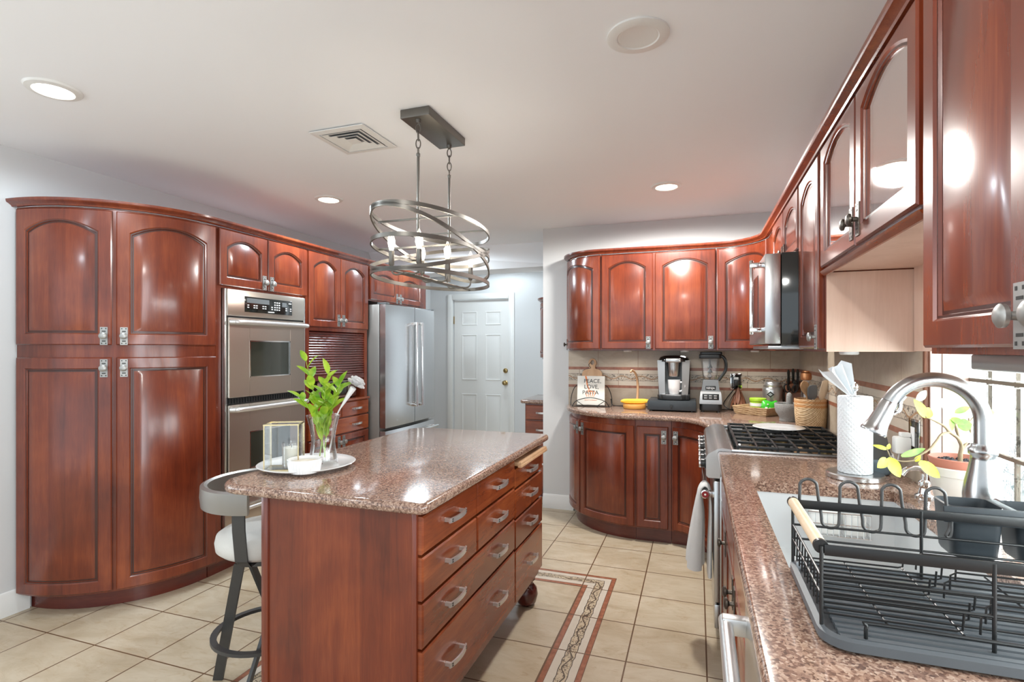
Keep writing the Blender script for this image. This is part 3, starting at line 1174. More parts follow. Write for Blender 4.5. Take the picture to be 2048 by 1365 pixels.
# ------------------------------------------------------------------ left run of tall cabinets
LX = -2.74
PZ = 2.130
ARC = Arc((-3.39, 2.467), 0.65, -90, 0)
TOEA = Arc((-3.39, 2.467), 0.585, -90, 0)
t = thing('pantry_cabinet', (-3.05, 2.15, 0), 'tall curved cherry pantry cabinet with four bowed doors at the left wall', 'cabinet')
m = MB()
pts = [(-3.385, 2.466)] + [(x, y) for x, y, a, b in stations(ARC, 0.006, None, 20)]
m.slab(pts, 0.095, PZ, 0.001, 1)
obj('carcass', m, 'wood', t, 25)
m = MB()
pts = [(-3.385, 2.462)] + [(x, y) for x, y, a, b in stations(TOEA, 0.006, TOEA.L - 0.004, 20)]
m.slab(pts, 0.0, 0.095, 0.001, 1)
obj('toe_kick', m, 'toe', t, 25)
AL = ARC.L
for s0, s1, k in ((0.030, 0.502, 0.502 - 0.030), (0.520, AL - 0.012, 0.520 + 0.030)):
    for z0, z1, kz, ar in ((1.408, 2.118, 1.455, 0.055), (0.108, 1.342, 1.285, 0.0)):
        d = door(t, ARC, s0, s1, z0, z1, ar, 0.068)
        knob(d, ARC, s1 - 0.033 if s0 < 0.4 else s0 + 0.033, kz)

LP = Line((LX, 2.467), (LX, 5.12), (1, 0))


def LS(y):
    return y - 2.467


t = thing('oven_cabinet', (-3.06, 2.86, 0), 'cherry tall cabinet framing the double wall oven, two arched doors on top', 'cabinet')
m = MB()
m.box(-3.385, LX, 2.469, 2.508, 0.095, PZ)
m.box(-3.385, LX, 3.222, 3.254, 0.095, PZ)
m.box(-3.385, LX, 2.508, 3.222, 1.760, PZ)
m.box(-3.385, LX, 2.508, 3.222, 0.438, 0.486)
m.box(-3.385, -3.36, 2.508, 3.222, 0.095, 1.760)
m.box(-3.385, LX, 2.508, 3.222, 0.095, 0.120)
obj('carcass', m, 'wood', t, 0)
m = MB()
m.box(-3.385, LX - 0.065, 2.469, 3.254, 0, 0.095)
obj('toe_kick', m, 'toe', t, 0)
for a, b, k in ((2.482, 2.862, 2.862 - 0.030), (2.868, 3.246, 2.868 + 0.030)):
    d = door(t, LP, LS(a), LS(b), 1.776, 2.118, 0.05, 0.062)
    knob(d, LP, LS(k), 1.825)

# double oven
t = thing('wall_oven', (-3.0, 2.865, 0.49), 'stainless double wall oven with two windowed doors', 'oven')
m = MB()
m.box(-3.30, -2.745, 2.512, 3.218, 0.490, 1.756)
obj('oven_body', m, 'steel', t, 0)
for q in ((2.511, 2.526), (3.204, 3.219)):
    m = MB()
    m.box(-2.745, -2.715, q[0], q[1], 0.490, 1.757, 0.002)
    obj('side_trim', m, 'steel', t)
m = MB()
m.box(-2.745, -2.708, 2.527, 3.203, 1.592, 1.757, 0.004)
cp = obj('control_panel', m, 'steelw', t)
m = MB()
m.box(-2.709, -2.705, 2.655, 3.075, 1.622, 1.722, 0.003)
disp = obj('keypad_display', m, 'gloss', cp)
BT = [(yy, zz, 0.014, 0.006) for yy in (2.675, 2.725, 2.745, 2.800, 2.820, 2.878, 3.010, 3.052) for zz in (1.650, 1.664)]
BT += [(2.905 + i * 0.020, 1.648 + j * 0.016, 0.012, 0.008) for i in range(3) for j in range(4)]
BT += [(3.040, 1.70, 0.026, 0.006), (2.850, 1.630, 0.055, 0.006)]
for yy, zz, w_, h_ in BT:
    m = MB()
    m.box(-2.7052, -2.7042, yy, yy + w_, zz, zz + h_)
    obj('button', m, 'label', disp, 0)
for q in ((2.672, 2.860, 1.682, 1.712), (2.978, 3.020, 1.676, 1.706)):
    m = MB()
    m.box(-2.7052, -2.7044, *q)
    obj('readout_window', m, 'grey', disp, 0)


def oven_door(z0, z1, w0, w1):
    m = MB()
    ft = -2.700
    # door slab with window opening
    y0, y1 = 2.530, 3.200
    a0, a1 = 2.690, 3.050
    m.box(-2.745, ft, y0, a0, z0, z1, 0.003)
    m.box(-2.745, ft, a1, y1, z0, z1, 0.003)
    m.box(-2.745, ft, a0, a1, z0, w0, 0.0)
    m.box(-2.745, ft, a0, a1, w1, z1, 0.0)
    d = obj('oven_door', m, 'steelw', t, 0)
    m = MB()
    m.box(-2.742, ft - 0.004, a0 + 0.006, a1 - 0.006, w0 + 0.006, w1 - 0.006)
    obj('oven_window', m, 'ovenglass', d, 0)
    m = MB()
    for q in ((a0 - 0.001, a0 + 0.006, w0, w1), (a1 - 0.006, a1 + 0.001, w0, w1), (a0, a1, w0 - 0.001, w0 + 0.006), (a0, a1, w1 - 0.006, w1 + 0.001)):
        m.box(ft - 0.004, ft + 0.0015, q[0], q[1], q[2], q[3])
    obj('window_trim', m, 'chrome', d, 0)
    m = MB()
    zc = z1 - 0.028
    pts = smoothpath([(ft + 0.004, y0 + 0.006, zc), (ft + 0.030, y0 + 0.022, zc), (ft + 0.046, y0 + 0.06, zc), (ft + 0.050, 2.86, zc), (ft + 0.046, y1 - 0.06, zc), (ft + 0.030, y1 - 0.022, zc), (ft + 0.004, y1 - 0.006, zc)], 5)
    m.tube(pts, 0.0155, 14)
    obj('handle', m, 'nickel', d)


oven_door(1.085, 1.580, 1.205, 1.440)
oven_door(0.492, 1.040, 0.625, 0.860)
m = MB()
m.box(-2.745, -2.722, 2.530, 3.200, 1.580, 1.592)
obj('door_gap', m, 'black', t, 0)
m = MB()
m.box(-2.745, -2.722, 2.530, 3.200, 1.042, 1.083)
for i in range(30):
    m.box(-2.724, -2.716, 2.545 + i * 0.0215, 2.553 + i * 0.0215, 1.048, 1.076)
obj('vent_strip', m, 'black', t, 0)
t = thing('warming_drawer', (-3.0, 2.865, 0.125), 'stainless warming drawer under the double oven', 'drawer')
m = MB()
m.box(-3.30, -2.742, 2.512, 3.218, 0.125, 0.434)
m.box(-2.742, -2.712, 2.511, 3.219, 0.124, 0.435, 0.004)
obj('drawer_front', m, 'steelw', t)
m = MB()
m.tube(smoothpath([(-2.708, 2.56, 0.385), (-2.672, 2.60, 0.385), (-2.665, 2.865, 0.385), (-2.672, 3.13, 0.385), (-2.708, 3.17, 0.385)], 5), 0.012, 12)
obj('handle', m, 'nickel', t)

t = thing('appliance_cabinet', (-3.06, 3.645, 0), 'cherry tall cabinet with a roll-up shutter and drawers between oven and refrigerator', 'cabinet')
m = MB()
m.box(-3.385, LX, 3.257, 3.290, 0.095, PZ)
m.box(-3.385, LX, 3.998, 4.034, 0.095, PZ)
m.box(-3.385, LX, 3.290, 3.998, 1.525, PZ)
m.box(-3.385, LX, 3.290, 3.998, 0.095, 0.972)
m.box(-3.385, -3.36, 3.290, 3.998, 0.972, 1.525)
obj('carcass', m, 'wood', t, 0)
m = MB()
m.box(-3.385, LX - 0.065, 3.257, 4.034, 0, 0.095)
obj('toe_kick', m, 'toe', t, 0)
for a, b, k in ((3.270, 3.642, 3.642 - 0.028), (3.649, 4.024, 3.649 + 0.028)):
    d = door(t, LP, LS(a), LS(b), 1.556, 2.118, 0.055, 0.060)
    knob(d, LP, LS(k), 1.615)
m = MB()
nsl = 17
for i in range(nsl):
    z0 = 1.182 + i * (1.520 - 1.182) / nsl
    m.sweep(stations(LP, LS(3.292), LS(3.996), 1), [(-0.022, z0), (-0.010, z0 + 0.001), (-0.006, z0 + 0.006), (-0.006, z0 + 0.013), (-0.010, z0 + 0.0185), (-0.022, z0 + 0.0195)])
m.box(-2.765, -2.744, 3.292, 3.996, 1.140, 1.181)
obj('roll_shutter', m, 'tambour', t, 25)
m = MB()
m.box(LX, LX + 0.030, 3.260, 4.032, 0.955, 0.975, 0.004)
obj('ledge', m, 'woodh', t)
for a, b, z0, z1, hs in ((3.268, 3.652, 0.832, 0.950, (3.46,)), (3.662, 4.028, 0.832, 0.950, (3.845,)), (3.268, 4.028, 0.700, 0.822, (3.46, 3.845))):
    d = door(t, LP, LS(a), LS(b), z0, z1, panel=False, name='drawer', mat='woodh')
    for h in hs:
        pull(d, LP, LS(h), (z0 + z1) / 2)
for a, b, k in ((3.268, 3.645, 3.645 - 0.028), (3.651, 4.028, 3.651 + 0.028)):
    d = door(t, LP, LS(a), LS(b), 0.108, 0.690, 0.0, 0.060)
    knob(d, LP, LS(k), 0.635)
# silver appliance in the niche
t = thing('toaster', (-2.95, 3.72, 0.972), 'silver box-shaped appliance in the niche below the roll-up shutter', 'appliance')
m = MB()
m.box(-3.12, -2.80, 3.46, 3.97, 0.980, 1.135, 0.012)
obj('housing', m, 'steelw', t)
m = MB()
m.box(-2.801, -2.795, 3.50, 3.84, 1.00, 1.115, 0.002)
obj('front_window', m, 'gloss', t)
m = MB()
for zz in (1.02, 1.055, 1.09):
    m.lathe((-2.80, 3.905, zz), [(0.012, 0), (0.011, 0.012), (0.001, 0.013)], 14, True, (1, 0, 0))
obj('dials', m, 'steel', t)
m = MB()
for yy in (3.49, 3.94):
    for xx in (-3.09, -2.83):
        m.box(xx - 0.01, xx + 0.01, yy - 0.01, yy + 0.01, 0.972, 0.982)
obj('feet', m, 'black', t, 0)

# over the refrigerator
t = thing('refrigerator_cabinet', (-3.06, 4.58, 1.82), 'short cherry cabinet with two arched doors over the refrigerator', 'cabinet')
m = MB()
m.box(-3.385, LX, 4.045, 5.115, 1.815, PZ)
obj('carcass', m, 'wood', t, 0)
for a, b, k in ((4.062, 4.528, 4.528 - 0.028), (4.536, 5.000, 4.536 + 0.028)):
    d = door(t, LP, LS(a), LS(b), 1.828, 2.118, 0.045, 0.058)
    knob(d, LP, LS(k), 1.868)

CROWN = [(0, 2.1315), (0.020, 2.1315), (0.023, 2.138), (0.032, 2.145), (0.043, 2.151), (0.046, 2.156), (0.047, 2.167), (0, 2.167)]
m = MB()
m.sweep(stations(ARC, 0.0, AL, 22)[:-1] + stations(LP, 0, LP.L - 0.005, 1), CROWN)
tag(obj('crown_molding', m, 'wood', None, 25), 'cherry crown moulding curving over the tall left cabinets', 'moulding')

# refrigerator
t = thing('refrigerator', (-2.95, 4.52, 0), 'stainless french door refrigerator with two vertical bar handles', 'refrigerator')
FX = -2.555
m = MB()
m.box(-3.36, -2.635, 4.062, 4.985, 0.03, 1.780, 0.006)
obj('body', m, 'taupe', t)
m = MB()
m.box(-3.30, -2.66, 4.08, 4.97, 0.0, 0.035)
obj('base_grille', m, 'black', t)
m = MB()
for yy in (4.10, 4.945):
    m.box(-2.66, -2.57, yy - 0.03, yy + 0.03, 1.780, 1.797, 0.004)
obj('hinge_cover', m, 'grey', t)


def fdoor(y0, y1, z0, z1, name='door'):
    m = MB()
    n = 10
    outl = []
    for i in range(n + 1):
        f = i / n
        y = y0 + (y1 - y0) * f
        g_ = (y - 4.523) / 0.46
        outl.append((FX - 0.018 * g_ * g_, y))
    outl = [(-2.628, y0)] + outl + [(-2.628, y1)]
    m.slab(outl, z0, z1, 0.005, 2)
    return obj(name, m, 'steel', t, 30)


def vbar(parent, y, z0, z1, x=FX + 0.055):
    m = MB()
    m.cyl((x, y, z0), (x, y, z1), 0.012, 16)
    for zz in (z0 + 0.012, z1 - 0.012):
        m.box(FX - 0.006, x + 0.008, y - 0.010, y + 0.010, zz - 0.013, zz + 0.013, 0.003)
    return obj('handle', m, 'chrome', parent)


d = fdoor(4.064, 4.545, 0.690, 1.780)
vbar(d, 4.498, 0.845, 1.640)
d = fdoor(4.552, 4.983, 0.690, 1.780)
vbar(d, 4.600, 0.845, 1.640)
d = fdoor(4.064, 4.983, 0.045, 0.665, 'freezer_drawer')
m = MB()
m.cyl((FX + 0.05, 4.12, 0.610), (FX + 0.05, 4.93, 0.610), 0.012, 16)
for yy in (4.135, 4.915):
    m.box(FX - 0.018, FX + 0.058, yy - 0.012, yy + 0.012, 0.600, 0.620, 0.003)
obj('handle', m, 'chrome', d)

# ------------------------------------------------------------------ island
t = thing('kitchen_island', (-1.11, 2.15, 0), 'cherry island cabinet with three columns of drawers on bun feet', 'cabinet')
m = MB()
m.box(-1.405, -0.822, 1.478, 2.828, 0.160, 0.880)
obj('carcass', m, 'wood', t, 0)
m = MB()
m.box(-1.392, -0.822, 1.470, 1.478, 0.160, 0.880)
obj('end_panel', m, 'wood', t, 0)
for q in ((-1.420, -1.392, 1.464), (-0.834, -0.818, 1.466)):
    m = MB()
    m.box(q[0], q[1], q[2], 1.480, 0.160, 0.880, 0.002)
    obj('corner_strip', m, 'wood', t)
for fx in (-1.33, -0.875):
    for fy in (1.56, 2.775):
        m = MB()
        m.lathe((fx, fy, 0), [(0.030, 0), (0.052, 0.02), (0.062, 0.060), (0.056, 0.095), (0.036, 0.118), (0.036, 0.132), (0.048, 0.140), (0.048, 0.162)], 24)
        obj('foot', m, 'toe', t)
IP = Line((-0.822, 1.468), (-0.822, 2.83), (1, 0))


def IS(y):
    return y - 1.468


def idrawer(y0, y1, z0, z1, hs):
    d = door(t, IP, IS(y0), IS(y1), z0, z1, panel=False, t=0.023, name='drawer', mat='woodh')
    for h in hs:
        pull(d, IP, IS(h), (z0 + z1) / 2 + 0.005, 0.135, 0.023)


idrawer(1.474, 1.902, 0.748, 0.866, (1.688,))
idrawer(1.474, 1.902, 0.604, 0.738, (1.688,))
idrawer(1.912, 2.356, 0.748, 0.866, (2.135,))
idrawer(1.912, 2.356, 0.604, 0.738, (2.135,))
idrawer(1.474, 2.356, 0.456, 0.594, (1.688, 2.135))
idrawer(1.474, 2.356, 0.200, 0.446, (1.688, 2.135))
idrawer(2.366, 2.822, 0.735, 0.822, (2.60,))
idrawer(2.366, 2.822, 0.592, 0.724, (2.60,))
idrawer(2.366, 2.822, 0.448, 0.582, (2.60,))
idrawer(2.366, 2.822, 0.200, 0.438, (2.60,))
m = MB()
m.box(-0.822, -0.772, 2.372, 2.816, 0.838, 0.858, 0.004)
m.box(-0.790, -0.770, 2.368, 2.820, 0.832, 0.846, 0.003)
o = obj('pull_out_board', m, 'board', t)
o['label'] = 'lighter wooden cutting board pulled out a little under the worktop'


def rrect(x0, x1, y0, y1, rs, n=8):
    """rounded rectangle, rs: radii of the corners (x0,y0) (x1,y0) (x1,y1) (x0,y1)"""
    P = []
    for (cx_, cy_, r, a) in ((x0 + rs[0], y0 + rs[0], rs[0], 180), (x1 - rs[1], y0 + rs[1], rs[1], 270), (x1 - rs[2], y1 - rs[2], rs[2], 0), (x0 + rs[3], y1 - rs[3], rs[3], 90)):
        for i in range(n + 1):
            q = radians(a + 90 * i / n)
            P.append((cx_ + r * cos(q), cy_ + r * sin(q)))
    return P


m = MB()
m.slab(rrect(-1.620, -0.774, 1.435, 2.885, (0.11, 0.035, 0.035, 0.11)), 0.880, CT, 0.015, 5)
tag(obj('island_countertop', m, 'granite', None, 40), 'brown speckled granite top of the island with rounded edges', 'countertop')

# ------------------------------------------------------------------ back base cabinets
BA = Arc((-0.42, 4.53), 0.585, 180, 270)          # bowed end
BD = BA
t = thing('curved_base_cabinet', (-0.68, 4.27, 0), 'curved cherry base cabinet with two bowed doors at the left end of the back counter', 'cabinet')
m = MB()
m.slab([(-0.42, 4.525)] + [(x, y) for x, y, a, b in stations(BA, 0.008, None, 20)], 0.10, 0.878, 0.001, 1)
obj('carcass', m, 'wood', t, 25)
m = MB()
m.slab([(-0.42, 4.52)] + [(x, y) for x, y, a, b in stations(Arc((-0.42, 4.53), 0.545, 180, 270), 0.008, None, 20)], 0.0, 0.10, 0.001, 1)
obj('toe_kick', m, 'toe', t, 25)
s_mid = BA.L * 0.475
d = door(t, BA, 0.020, s_mid - 0.006, 0.112, 0.835, 0, 0.055)
knob(d, BA, s_mid - 0.036, 0.772)
d = door(t, BA, s_mid + 0.006, BA.L - 0.008, 0.112, 0.835, 0, 0.062)
knob(d, BA, s_mid + 0.038, 0.772)

BP = Line((-0.418, 3.945), (-0.17, 3.945), (0, -1))
t = thing('narrow_base_cabinet', (-0.295, 4.23, 0), 'narrow cherry base cabinet with one slim door left of the corner', 'cabinet')
m = MB()
m.box(-0.418, -0.172, 3.946, 4.525, 0.10, 0.878)
obj('carcass', m, 'wood', t, 0)
m = MB()
m.box(-0.418, -0.172, 3.985, 4.52, 0, 0.10)
obj('toe_kick', m, 'toe', t, 0)
d = door(t, BP, 0.008, 0.226, 0.112, 0.835, 0, 0.062)
knob(d, BP, 0.196, 0.762)

BC = Arc((-0.17, 3.52), 0.255, 90, 0, -1, ry=0.425)
t = thing('corner_base_cabinet', (0.25, 4.1, 0), 'corner cherry base cabinet with a concave door beside the gas range', 'cabinet')
m = MB()
m.slab([(x, y) for x, y, a, b in stations(BC, 0.002, None, 16)] + [(0.728, 3.52), (0.728, 4.52), (-0.169, 4.52)], 0.10, 0.878, 0.001, 1)
obj('carcass', m, 'wood', t, 25)
m = MB()
m.slab([(-0.17, 3.985), (-0.05, 3.97), (0.08, 3.86), (0.12, 3.53), (0.728, 3.53), (0.728, 4.51), (-0.169, 4.51)], 0, 0.10, 0.001, 1)
obj('toe_kick', m, 'toe', t, 25)
d = door(t, BC, 0.012, BC.L - 0.03, 0.112, 0.835, 0, 0.062)
knob(d, BC, 0.044, 0.762)

out = [(x, y) for x, y, a, b in stations(Arc((-0.42, 4.53), 0.632, 180, 270), 0.001, None, 24)]
out += [(-0.17, 3.897)] + [(x, y) for x, y, a, b in stations(Arc((-0.17, 3.512), 0.228, 90, 0, -1, ry=0.385), 0.02, None, 14)]
out += [(0.730, 3.512), (0.730, 4.521)]
out[0] = (-1.052, 4.521)
m = MB()
m.slab(out, 0.880, CT, 0.012, 4)
tag(obj('curved_countertop', m, 'granite', None, 40), 'brown granite worktop curving along the back wall under the coffee maker', 'countertop')

# ------------------------------------------------------------------ back wall cabinets
UZ0, UZ1 = 1.376, 2.130
UA = Arc((-0.72, 4.53), 0.312, 180, 270)
t = thing('curved_wall_cabinet', (-0.86, 4.39, UZ0), 'curved cherry wall cabinet closing the left end of the upper row', 'cabinet')
m = MB()
m.slab([(-0.721, 4.521)] + [(x, y) for x, y, a, b in stations(UA, 0.010, None, 18)], UZ0, UZ1, 0.001, 1)
obj('carcass', m, 'wood', t, 25)
d = door(t, UA, 0.012, UA.L - 0.004, UZ0 + 0.012, 2.118, 0.045, 0.060)
knob(d, UA, 0.036, 1.425, True)

UP = Line((-0.718, 4.218), (0.13, 4.218), (0, -1))
t = thing('double_wall_cabinet', (-0.3, 4.37, UZ0), 'cherry wall cabinet with two flat arched doors above the coffee maker', 'cabinet')
m = MB()
m.box(-0.718, 0.132, 4.219, 4.521, UZ0, UZ1)
obj('carcass', m, 'wood', t, 0)
for a, b in ((-0.708, -0.318), (-0.300, 0.128)):
    d = door(t, UP, a + 0.718, b + 0.718, UZ0 + 0.012, 2.118, 0.05, 0.062)
    knob(d, UP, b + 0.718 - 0.033, 1.436)

UC = Arc((0.134, 3.902), 0.316, 90, 0, -1)
t = thing('corner_wall_cabinet', (0.45, 4.2, UZ0), 'corner cherry wall cabinet with a concave arched door', 'cabinet')
m = MB()
m.slab([(x, y) for x, y, a, b in stations(UC, 0.001, None, 16)] + [(0.45, 3.605), (0.730, 3.605), (0.730, 4.521), (0.134, 4.521)], UZ0, UZ1, 0.001, 1)
obj('carcass', m, 'wood', t, 25)
d = door(t, UC, 0.012, UC.L - 0.010, UZ0 + 0.012, 2.118, 0.05, 0.062)

RP = Line((0.45, 3.60), (0.45, 0.5), (-1, 0))


def RS(y):
    return 3.60 - y


t = thing('microwave_cabinet', (0.59, 3.15, 1.83), 'short cherry wall cabinet with two arched doors above the microwave', 'cabinet')
m = MB()
m.box(0.451, 0.730, 2.702, 3.60, 1.832, UZ1)
obj('carcass', m, 'wood', t, 0)
for a, b, k in ((3.565, 3.150, 3.180), (3.140, 2.712, 3.110)):
    d = door(t, RP, RS(a), RS(b), 1.842, 2.118, 0.05, 0.055)
    knob(d, RP, RS(k), 1.885, True)

t = thing('microwave_oven', (0.5, 3.08, 1.40), 'stainless over-range microwave with a vertical bar handle, seen from its dark side', 'microwave')
m = MB()
m.box(0.362, 0.730, 2.697, 3.455, 1.402, 1.826, 0.004)
obj('body', m, 'gloss', t)
m = MB()
m.box(0.294, 0.360, 2.697, 3.455, 1.410, 1.822, 0.004)
d = obj('door', m, 'steel', t)
m = MB()
m.box(0.2915, 0.2955, 2.98, 3.40, 1.48, 1.76)
obj('door_window', m, 'gloss', d, 0)
m = MB()
m.box(0.232, 0.250, 2.735, 2.757, 1.452, 1.802, 0.005)
for zz in (1.475, 1.778):
    m.box(0.232, 0.296, 2.732, 2.760, zz - 0.011, zz + 0.011, 0.003)
obj('handle', m, 'chrome', d)
m = MB()
m.box(0.31, 0.70, 2.73, 3.42, 1.385, 1.402, 0.003)
m.mi = 1
for i in range(10):
    m.box(0.34 + i * 0.03, 0.352 + i * 0.03, 2.80, 3.35, 1.3835, 1.386)
obj('vent_plate', m, ['silver', 'black'], t)

t = thing('narrow_wall_cabinet', (0.59, 2.48, UZ0), 'narrow cherry wall cabinet with one tall arched door right of the microwave', 'cabinet')
m = MB()
m.box(0.451, 0.730, 2.252, 2.695, UZ0, UZ1)
obj('carcass', m, 'wood', t, 0)
m = MB()
m.box(0.452, 0.730, 2.2485, 2.2525, UZ0, 1.668)
obj('side_panel', m, 'inner', t, 0)
d = door(t, RP, RS(2.682), RS(2.282), UZ0 + 0.012, 2.118, 0.05, 0.060)
knob(d, RP, RS(2.313), 1.432)

t = thing('glass_door_cabinet', (0.59, 1.78, 1.67), 'cherry wall cabinet with two arched glass doors over an open niche', 'cabinet')
m = MB()
m.box(0.451, 0.470, 2.205, 2.247, 1.668, UZ1)
m.box(0.451, 0.470, 1.312, 1.345, 1.668, UZ1)
m.box(0.451, 0.470, 1.345, 2.205, 1.668, 1.700)
m.box(0.451, 0.470, 1.345, 2.205, 2.105, UZ1)
m.box(0.451, 0.470, 1.755, 1.797, 1.700, 2.105)
obj('face_frame', m, 'wood', t, 0)
m = MB()
m.box(0.471, 0.722, 1.314, 2.245, 1.672, 1.688)
m.box(0.471, 0.722, 1.314, 2.245, 2.110, 2.128)
m.box(0.471, 0.722, 1.314, 1.330, 1.688, 2.110)
m.box(0.471, 0.722, 2.229, 2.245, 1.688, 2.110)
m.box(0.722, 0.730, 1.314, 2.245, 1.378, 2.128)
obj('interior', m, 'inner', t, 0)
m = MB()
m.box(0.52, 0.715, 1.332, 2.227, 1.885, 1.891)
o = obj('glass_shelf', m, 'pane', t, 0)
o['label'] = 'clear glass shelf'
m = MB()
m.sweep(stations(RP, RS(2.25), RS(1.312), 1), [(0, 1.656), (0.006, 1.656), (0.014, 1.664), (0.020, 1.672), (0, 1.672)])
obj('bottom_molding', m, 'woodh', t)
for a, b, k in ((2.238, 1.784, 1.813), (1.774, 1.322, 1.746)):
    d = door(t, RP, RS(a), RS(b), 1.684, 2.118, 0.045, 0.062, glass=True, lift=0.034)
    knob(d, RP, RS(k), 1.752, True)
    m = MB()
    for zz in (1.735, 1.985):
        yk = a - 0.075 if k > 1.78 else b + 0.075
        m.box(0.449, 0.458, yk - 0.018, yk + 0.018, zz - 0.012, zz + 0.012, 0.002)
    obj('pane_clip', m, 'pane', d)

t = thing('panelled_wall_cabinet', (0.59, 1.03, UZ0), 'large cherry wall cabinet with a flat panelled door nearest the viewer over the sink window', 'cabinet')
m = MB()
m.box(0.451, 0.730, 0.52, 1.308, UZ0, UZ1)
obj('carcass', m, 'wood', t, 0)
d = door(t, RP, RS(1.290), RS(0.918), UZ0 + 0.012, 2.118, 0.0, 0.062)
knob(d, RP, RS(0.939), 1.432)
d = door(t, RP, RS(0.908), RS(0.536), UZ0 + 0.012, 2.118, 0.0, 0.062)
knob(d, RP, RS(0.876), 1.432)

m = MB()
st = stations(Line((0.45, 0.52), (0.45, 3.89), (-1, 0)), n=1)
st += stations(UC, None, None, 14)[::-1]
st += stations(Line((0.11, 4.218), (-0.70, 4.218), (0, -1)), n=1)
st += stations(UA, 0.0, UA.L, 16)[::-1][0:]
m.sweep(st, CROWN)
tag(obj('crown_molding', m, 'wood', None, 25), 'cherry crown moulding running along the right and back wall cabinets', 'moulding')


def puck(x, y, z, label):
    t = thing('puck_light', (x, y, z - 0.012), label, 'cabinet light', 'round lights under the wall cabinets')
    m = MB()
    m.lathe((x, y, z - 0.012), [(0.028, 0.0), (0.033, 0.003), (0.033, 0.0118), (0.028, 0.0118)], 24, False)
    obj('bezel', m, 'white', t)
    m = MB()
    m.lathe((x, y, z - 0.012), [(0.0279, 0.001), (0.0279, 0.010)], 24)
    obj('lens', m, 'puck', t)
    d = bpy.data.lights.new('puck_beam', 'SPOT')
    d.energy = 2.5
    d.color = (1, 0.97, 0.92)
    d.spot_size = radians(165)
    d.spot_blend = 0.8
    d.shadow_soft_size = 0.03
    o = bpy.data.objects.new('puck_beam', d)
    o.location = (x, y, z - 0.02)
    COL.objects.link(o)


puck(-0.52, 4.33, UZ0, 'small round light under the wall cabinets above the cookbook and bananas')
puck(-0.09, 4.33, UZ0, 'small round light under the wall cabinets above the coffee maker')
puck(0.40, 4.25, UZ0, 'small round light under the corner wall cabinet')
puck(0.55, 2.36, UZ0, 'small round light under the narrow wall cabinet beside the open niche')
m = MB()
m.box(0.50, 0.60, 0.60, 1.27, 1.346, 1.3755, 0.004)
m.mi = 1
m.box(0.51, 0.59, 0.62, 1.25, 1.3445, 1.347)
tag(obj('strip_light', m, ['silver', 'puck']), 'grey light strip under the large near wall cabinet', 'cabinet light')

# ------------------------------------------------------------------ right worktop, sink, base cabinets
SX0, SX1, SY0, SY1 = 0.187, 0.615, 1.285, 2.087
m = MB()
prof = [(0, 0.880), (0.088, 0.880)] + [(0.088 + 0.0105 * sin(pi / 2 * k / 4), 0.8975 - 0.0175 * cos(pi / 2 * k / 4)) for k in range(1, 5)]
prof += [(0.0985 - 0.0105 * (1 - cos(pi / 2 * k / 4)), 0.8975 + 0.0175 * sin(pi / 2 * k / 4)) for k in range(1, 5)] + [(0, CT)]
m.sweep(stations(Line((SX0, 0.16), (SX0, 2.632), (-1, 0)), n=1), prof)
m.box(SX0, 0.730, SY1, 2.632, 0.880, CT)
m.box(SX0, SX1, 0.16, SY0, 0.880, CT)
m.box(SX1, 0.730, 0.16, SY1, 0.880, CT)
m.box(0.730, 0.838, 0.155, 2.158, 0.880, CT)
tag(obj('sink_countertop', m, 'granite', None, 30), 'brown red granite worktop around the sink along the right wall', 'countertop')

t = thing('kitchen_sink', (0.4, 1.69, 0.68), 'stainless undermount sink basin set into the right worktop', 'sink')
m = MB()
w_ = 0.006
x0, x1, y0, y1 = SX0 - 0.004, SX1 + 0.004, SY0 - 0.004, SY1 + 0.004
m.box(x0 - w_, x0, y0 - w_, y1 + w_, 0.690, 0.879)
m.box(x1, x1 + w_, y0 - w_, y1 + w_, 0.690, 0.879)
m.box(x0, x1, y0 - w_, y0, 0.690, 0.879)
m.box(x0, x1, y1, y1 + w_, 0.690, 0.879)
m.box(x0 - w_, x1 + w_, y0 - w_, y1 + w_, 0.682, 0.690)
M['sinksteel'] = plain('sink_steel', (0.72, 0.74, 0.75, 1), 0.42, 0.45)
obj('basin', m, 'sinksteel', t, 0)
m = MB()
m.lathe((0.40, 1.69, 0.690), [(0.045, 0), (0.045, 0.003), (0.034, 0.003), (0.030, 0.001), (0.001, 0.001)], 28)
obj('drain', m, 'chrome', t)

t = thing('sink_base_cabinet', (0.42, 1.95, 0), 'cherry base cabinet under the sink worktop with dark knobs', 'cabinet')
m = MB()
m.box(0.125, 0.145, 1.285, 2.628, 0.10, 0.878)
m.box(0.145, 0.725, 2.608, 2.628, 0.10, 0.878)
m.box(0.145, 0.725, 1.285, 1.265, 0.10, 0.878)
obj('carcass', m, 'wood', t, 0)
m = MB()
m.box(0.185, 0.72, 1.285, 2.620, 0, 0.10)
obj('toe_kick', m, 'toe', t, 0)
RB = Line((0.125, 2.628), (0.125, 0.5), (-1, 0))
for a, b, k in ((2.612, 2.180, 2.21), (2.170, 1.735, 1.77), (1.725, 1.295, 1.69)):
    d = door(t, RB, 2.628 - a, 2.628 - b, 0.112, 0.700, 0, 0.06)
    knob(d, RB, 2.628 - k, 0.64, True)
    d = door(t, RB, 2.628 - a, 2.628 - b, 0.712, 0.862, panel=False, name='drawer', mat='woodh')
t = thing('dishwasher', (0.42, 0.96, 0), 'stainless dishwasher with a round bar handle under the near worktop', 'dishwasher')
m = MB()
m.box(0.125, 0.70, 0.655, 1.258, 0.10, 0.872)
m.box(0.17, 0.69, 0.66, 1.25, 0.0, 0.10)
obj('body', m, 'black', t, 0)
m = MB()
m.box(0.098, 0.125, 0.655, 1.258, 0.105, 0.868, 0.004)
obj('door', m, 'steel', t)
m = MB()
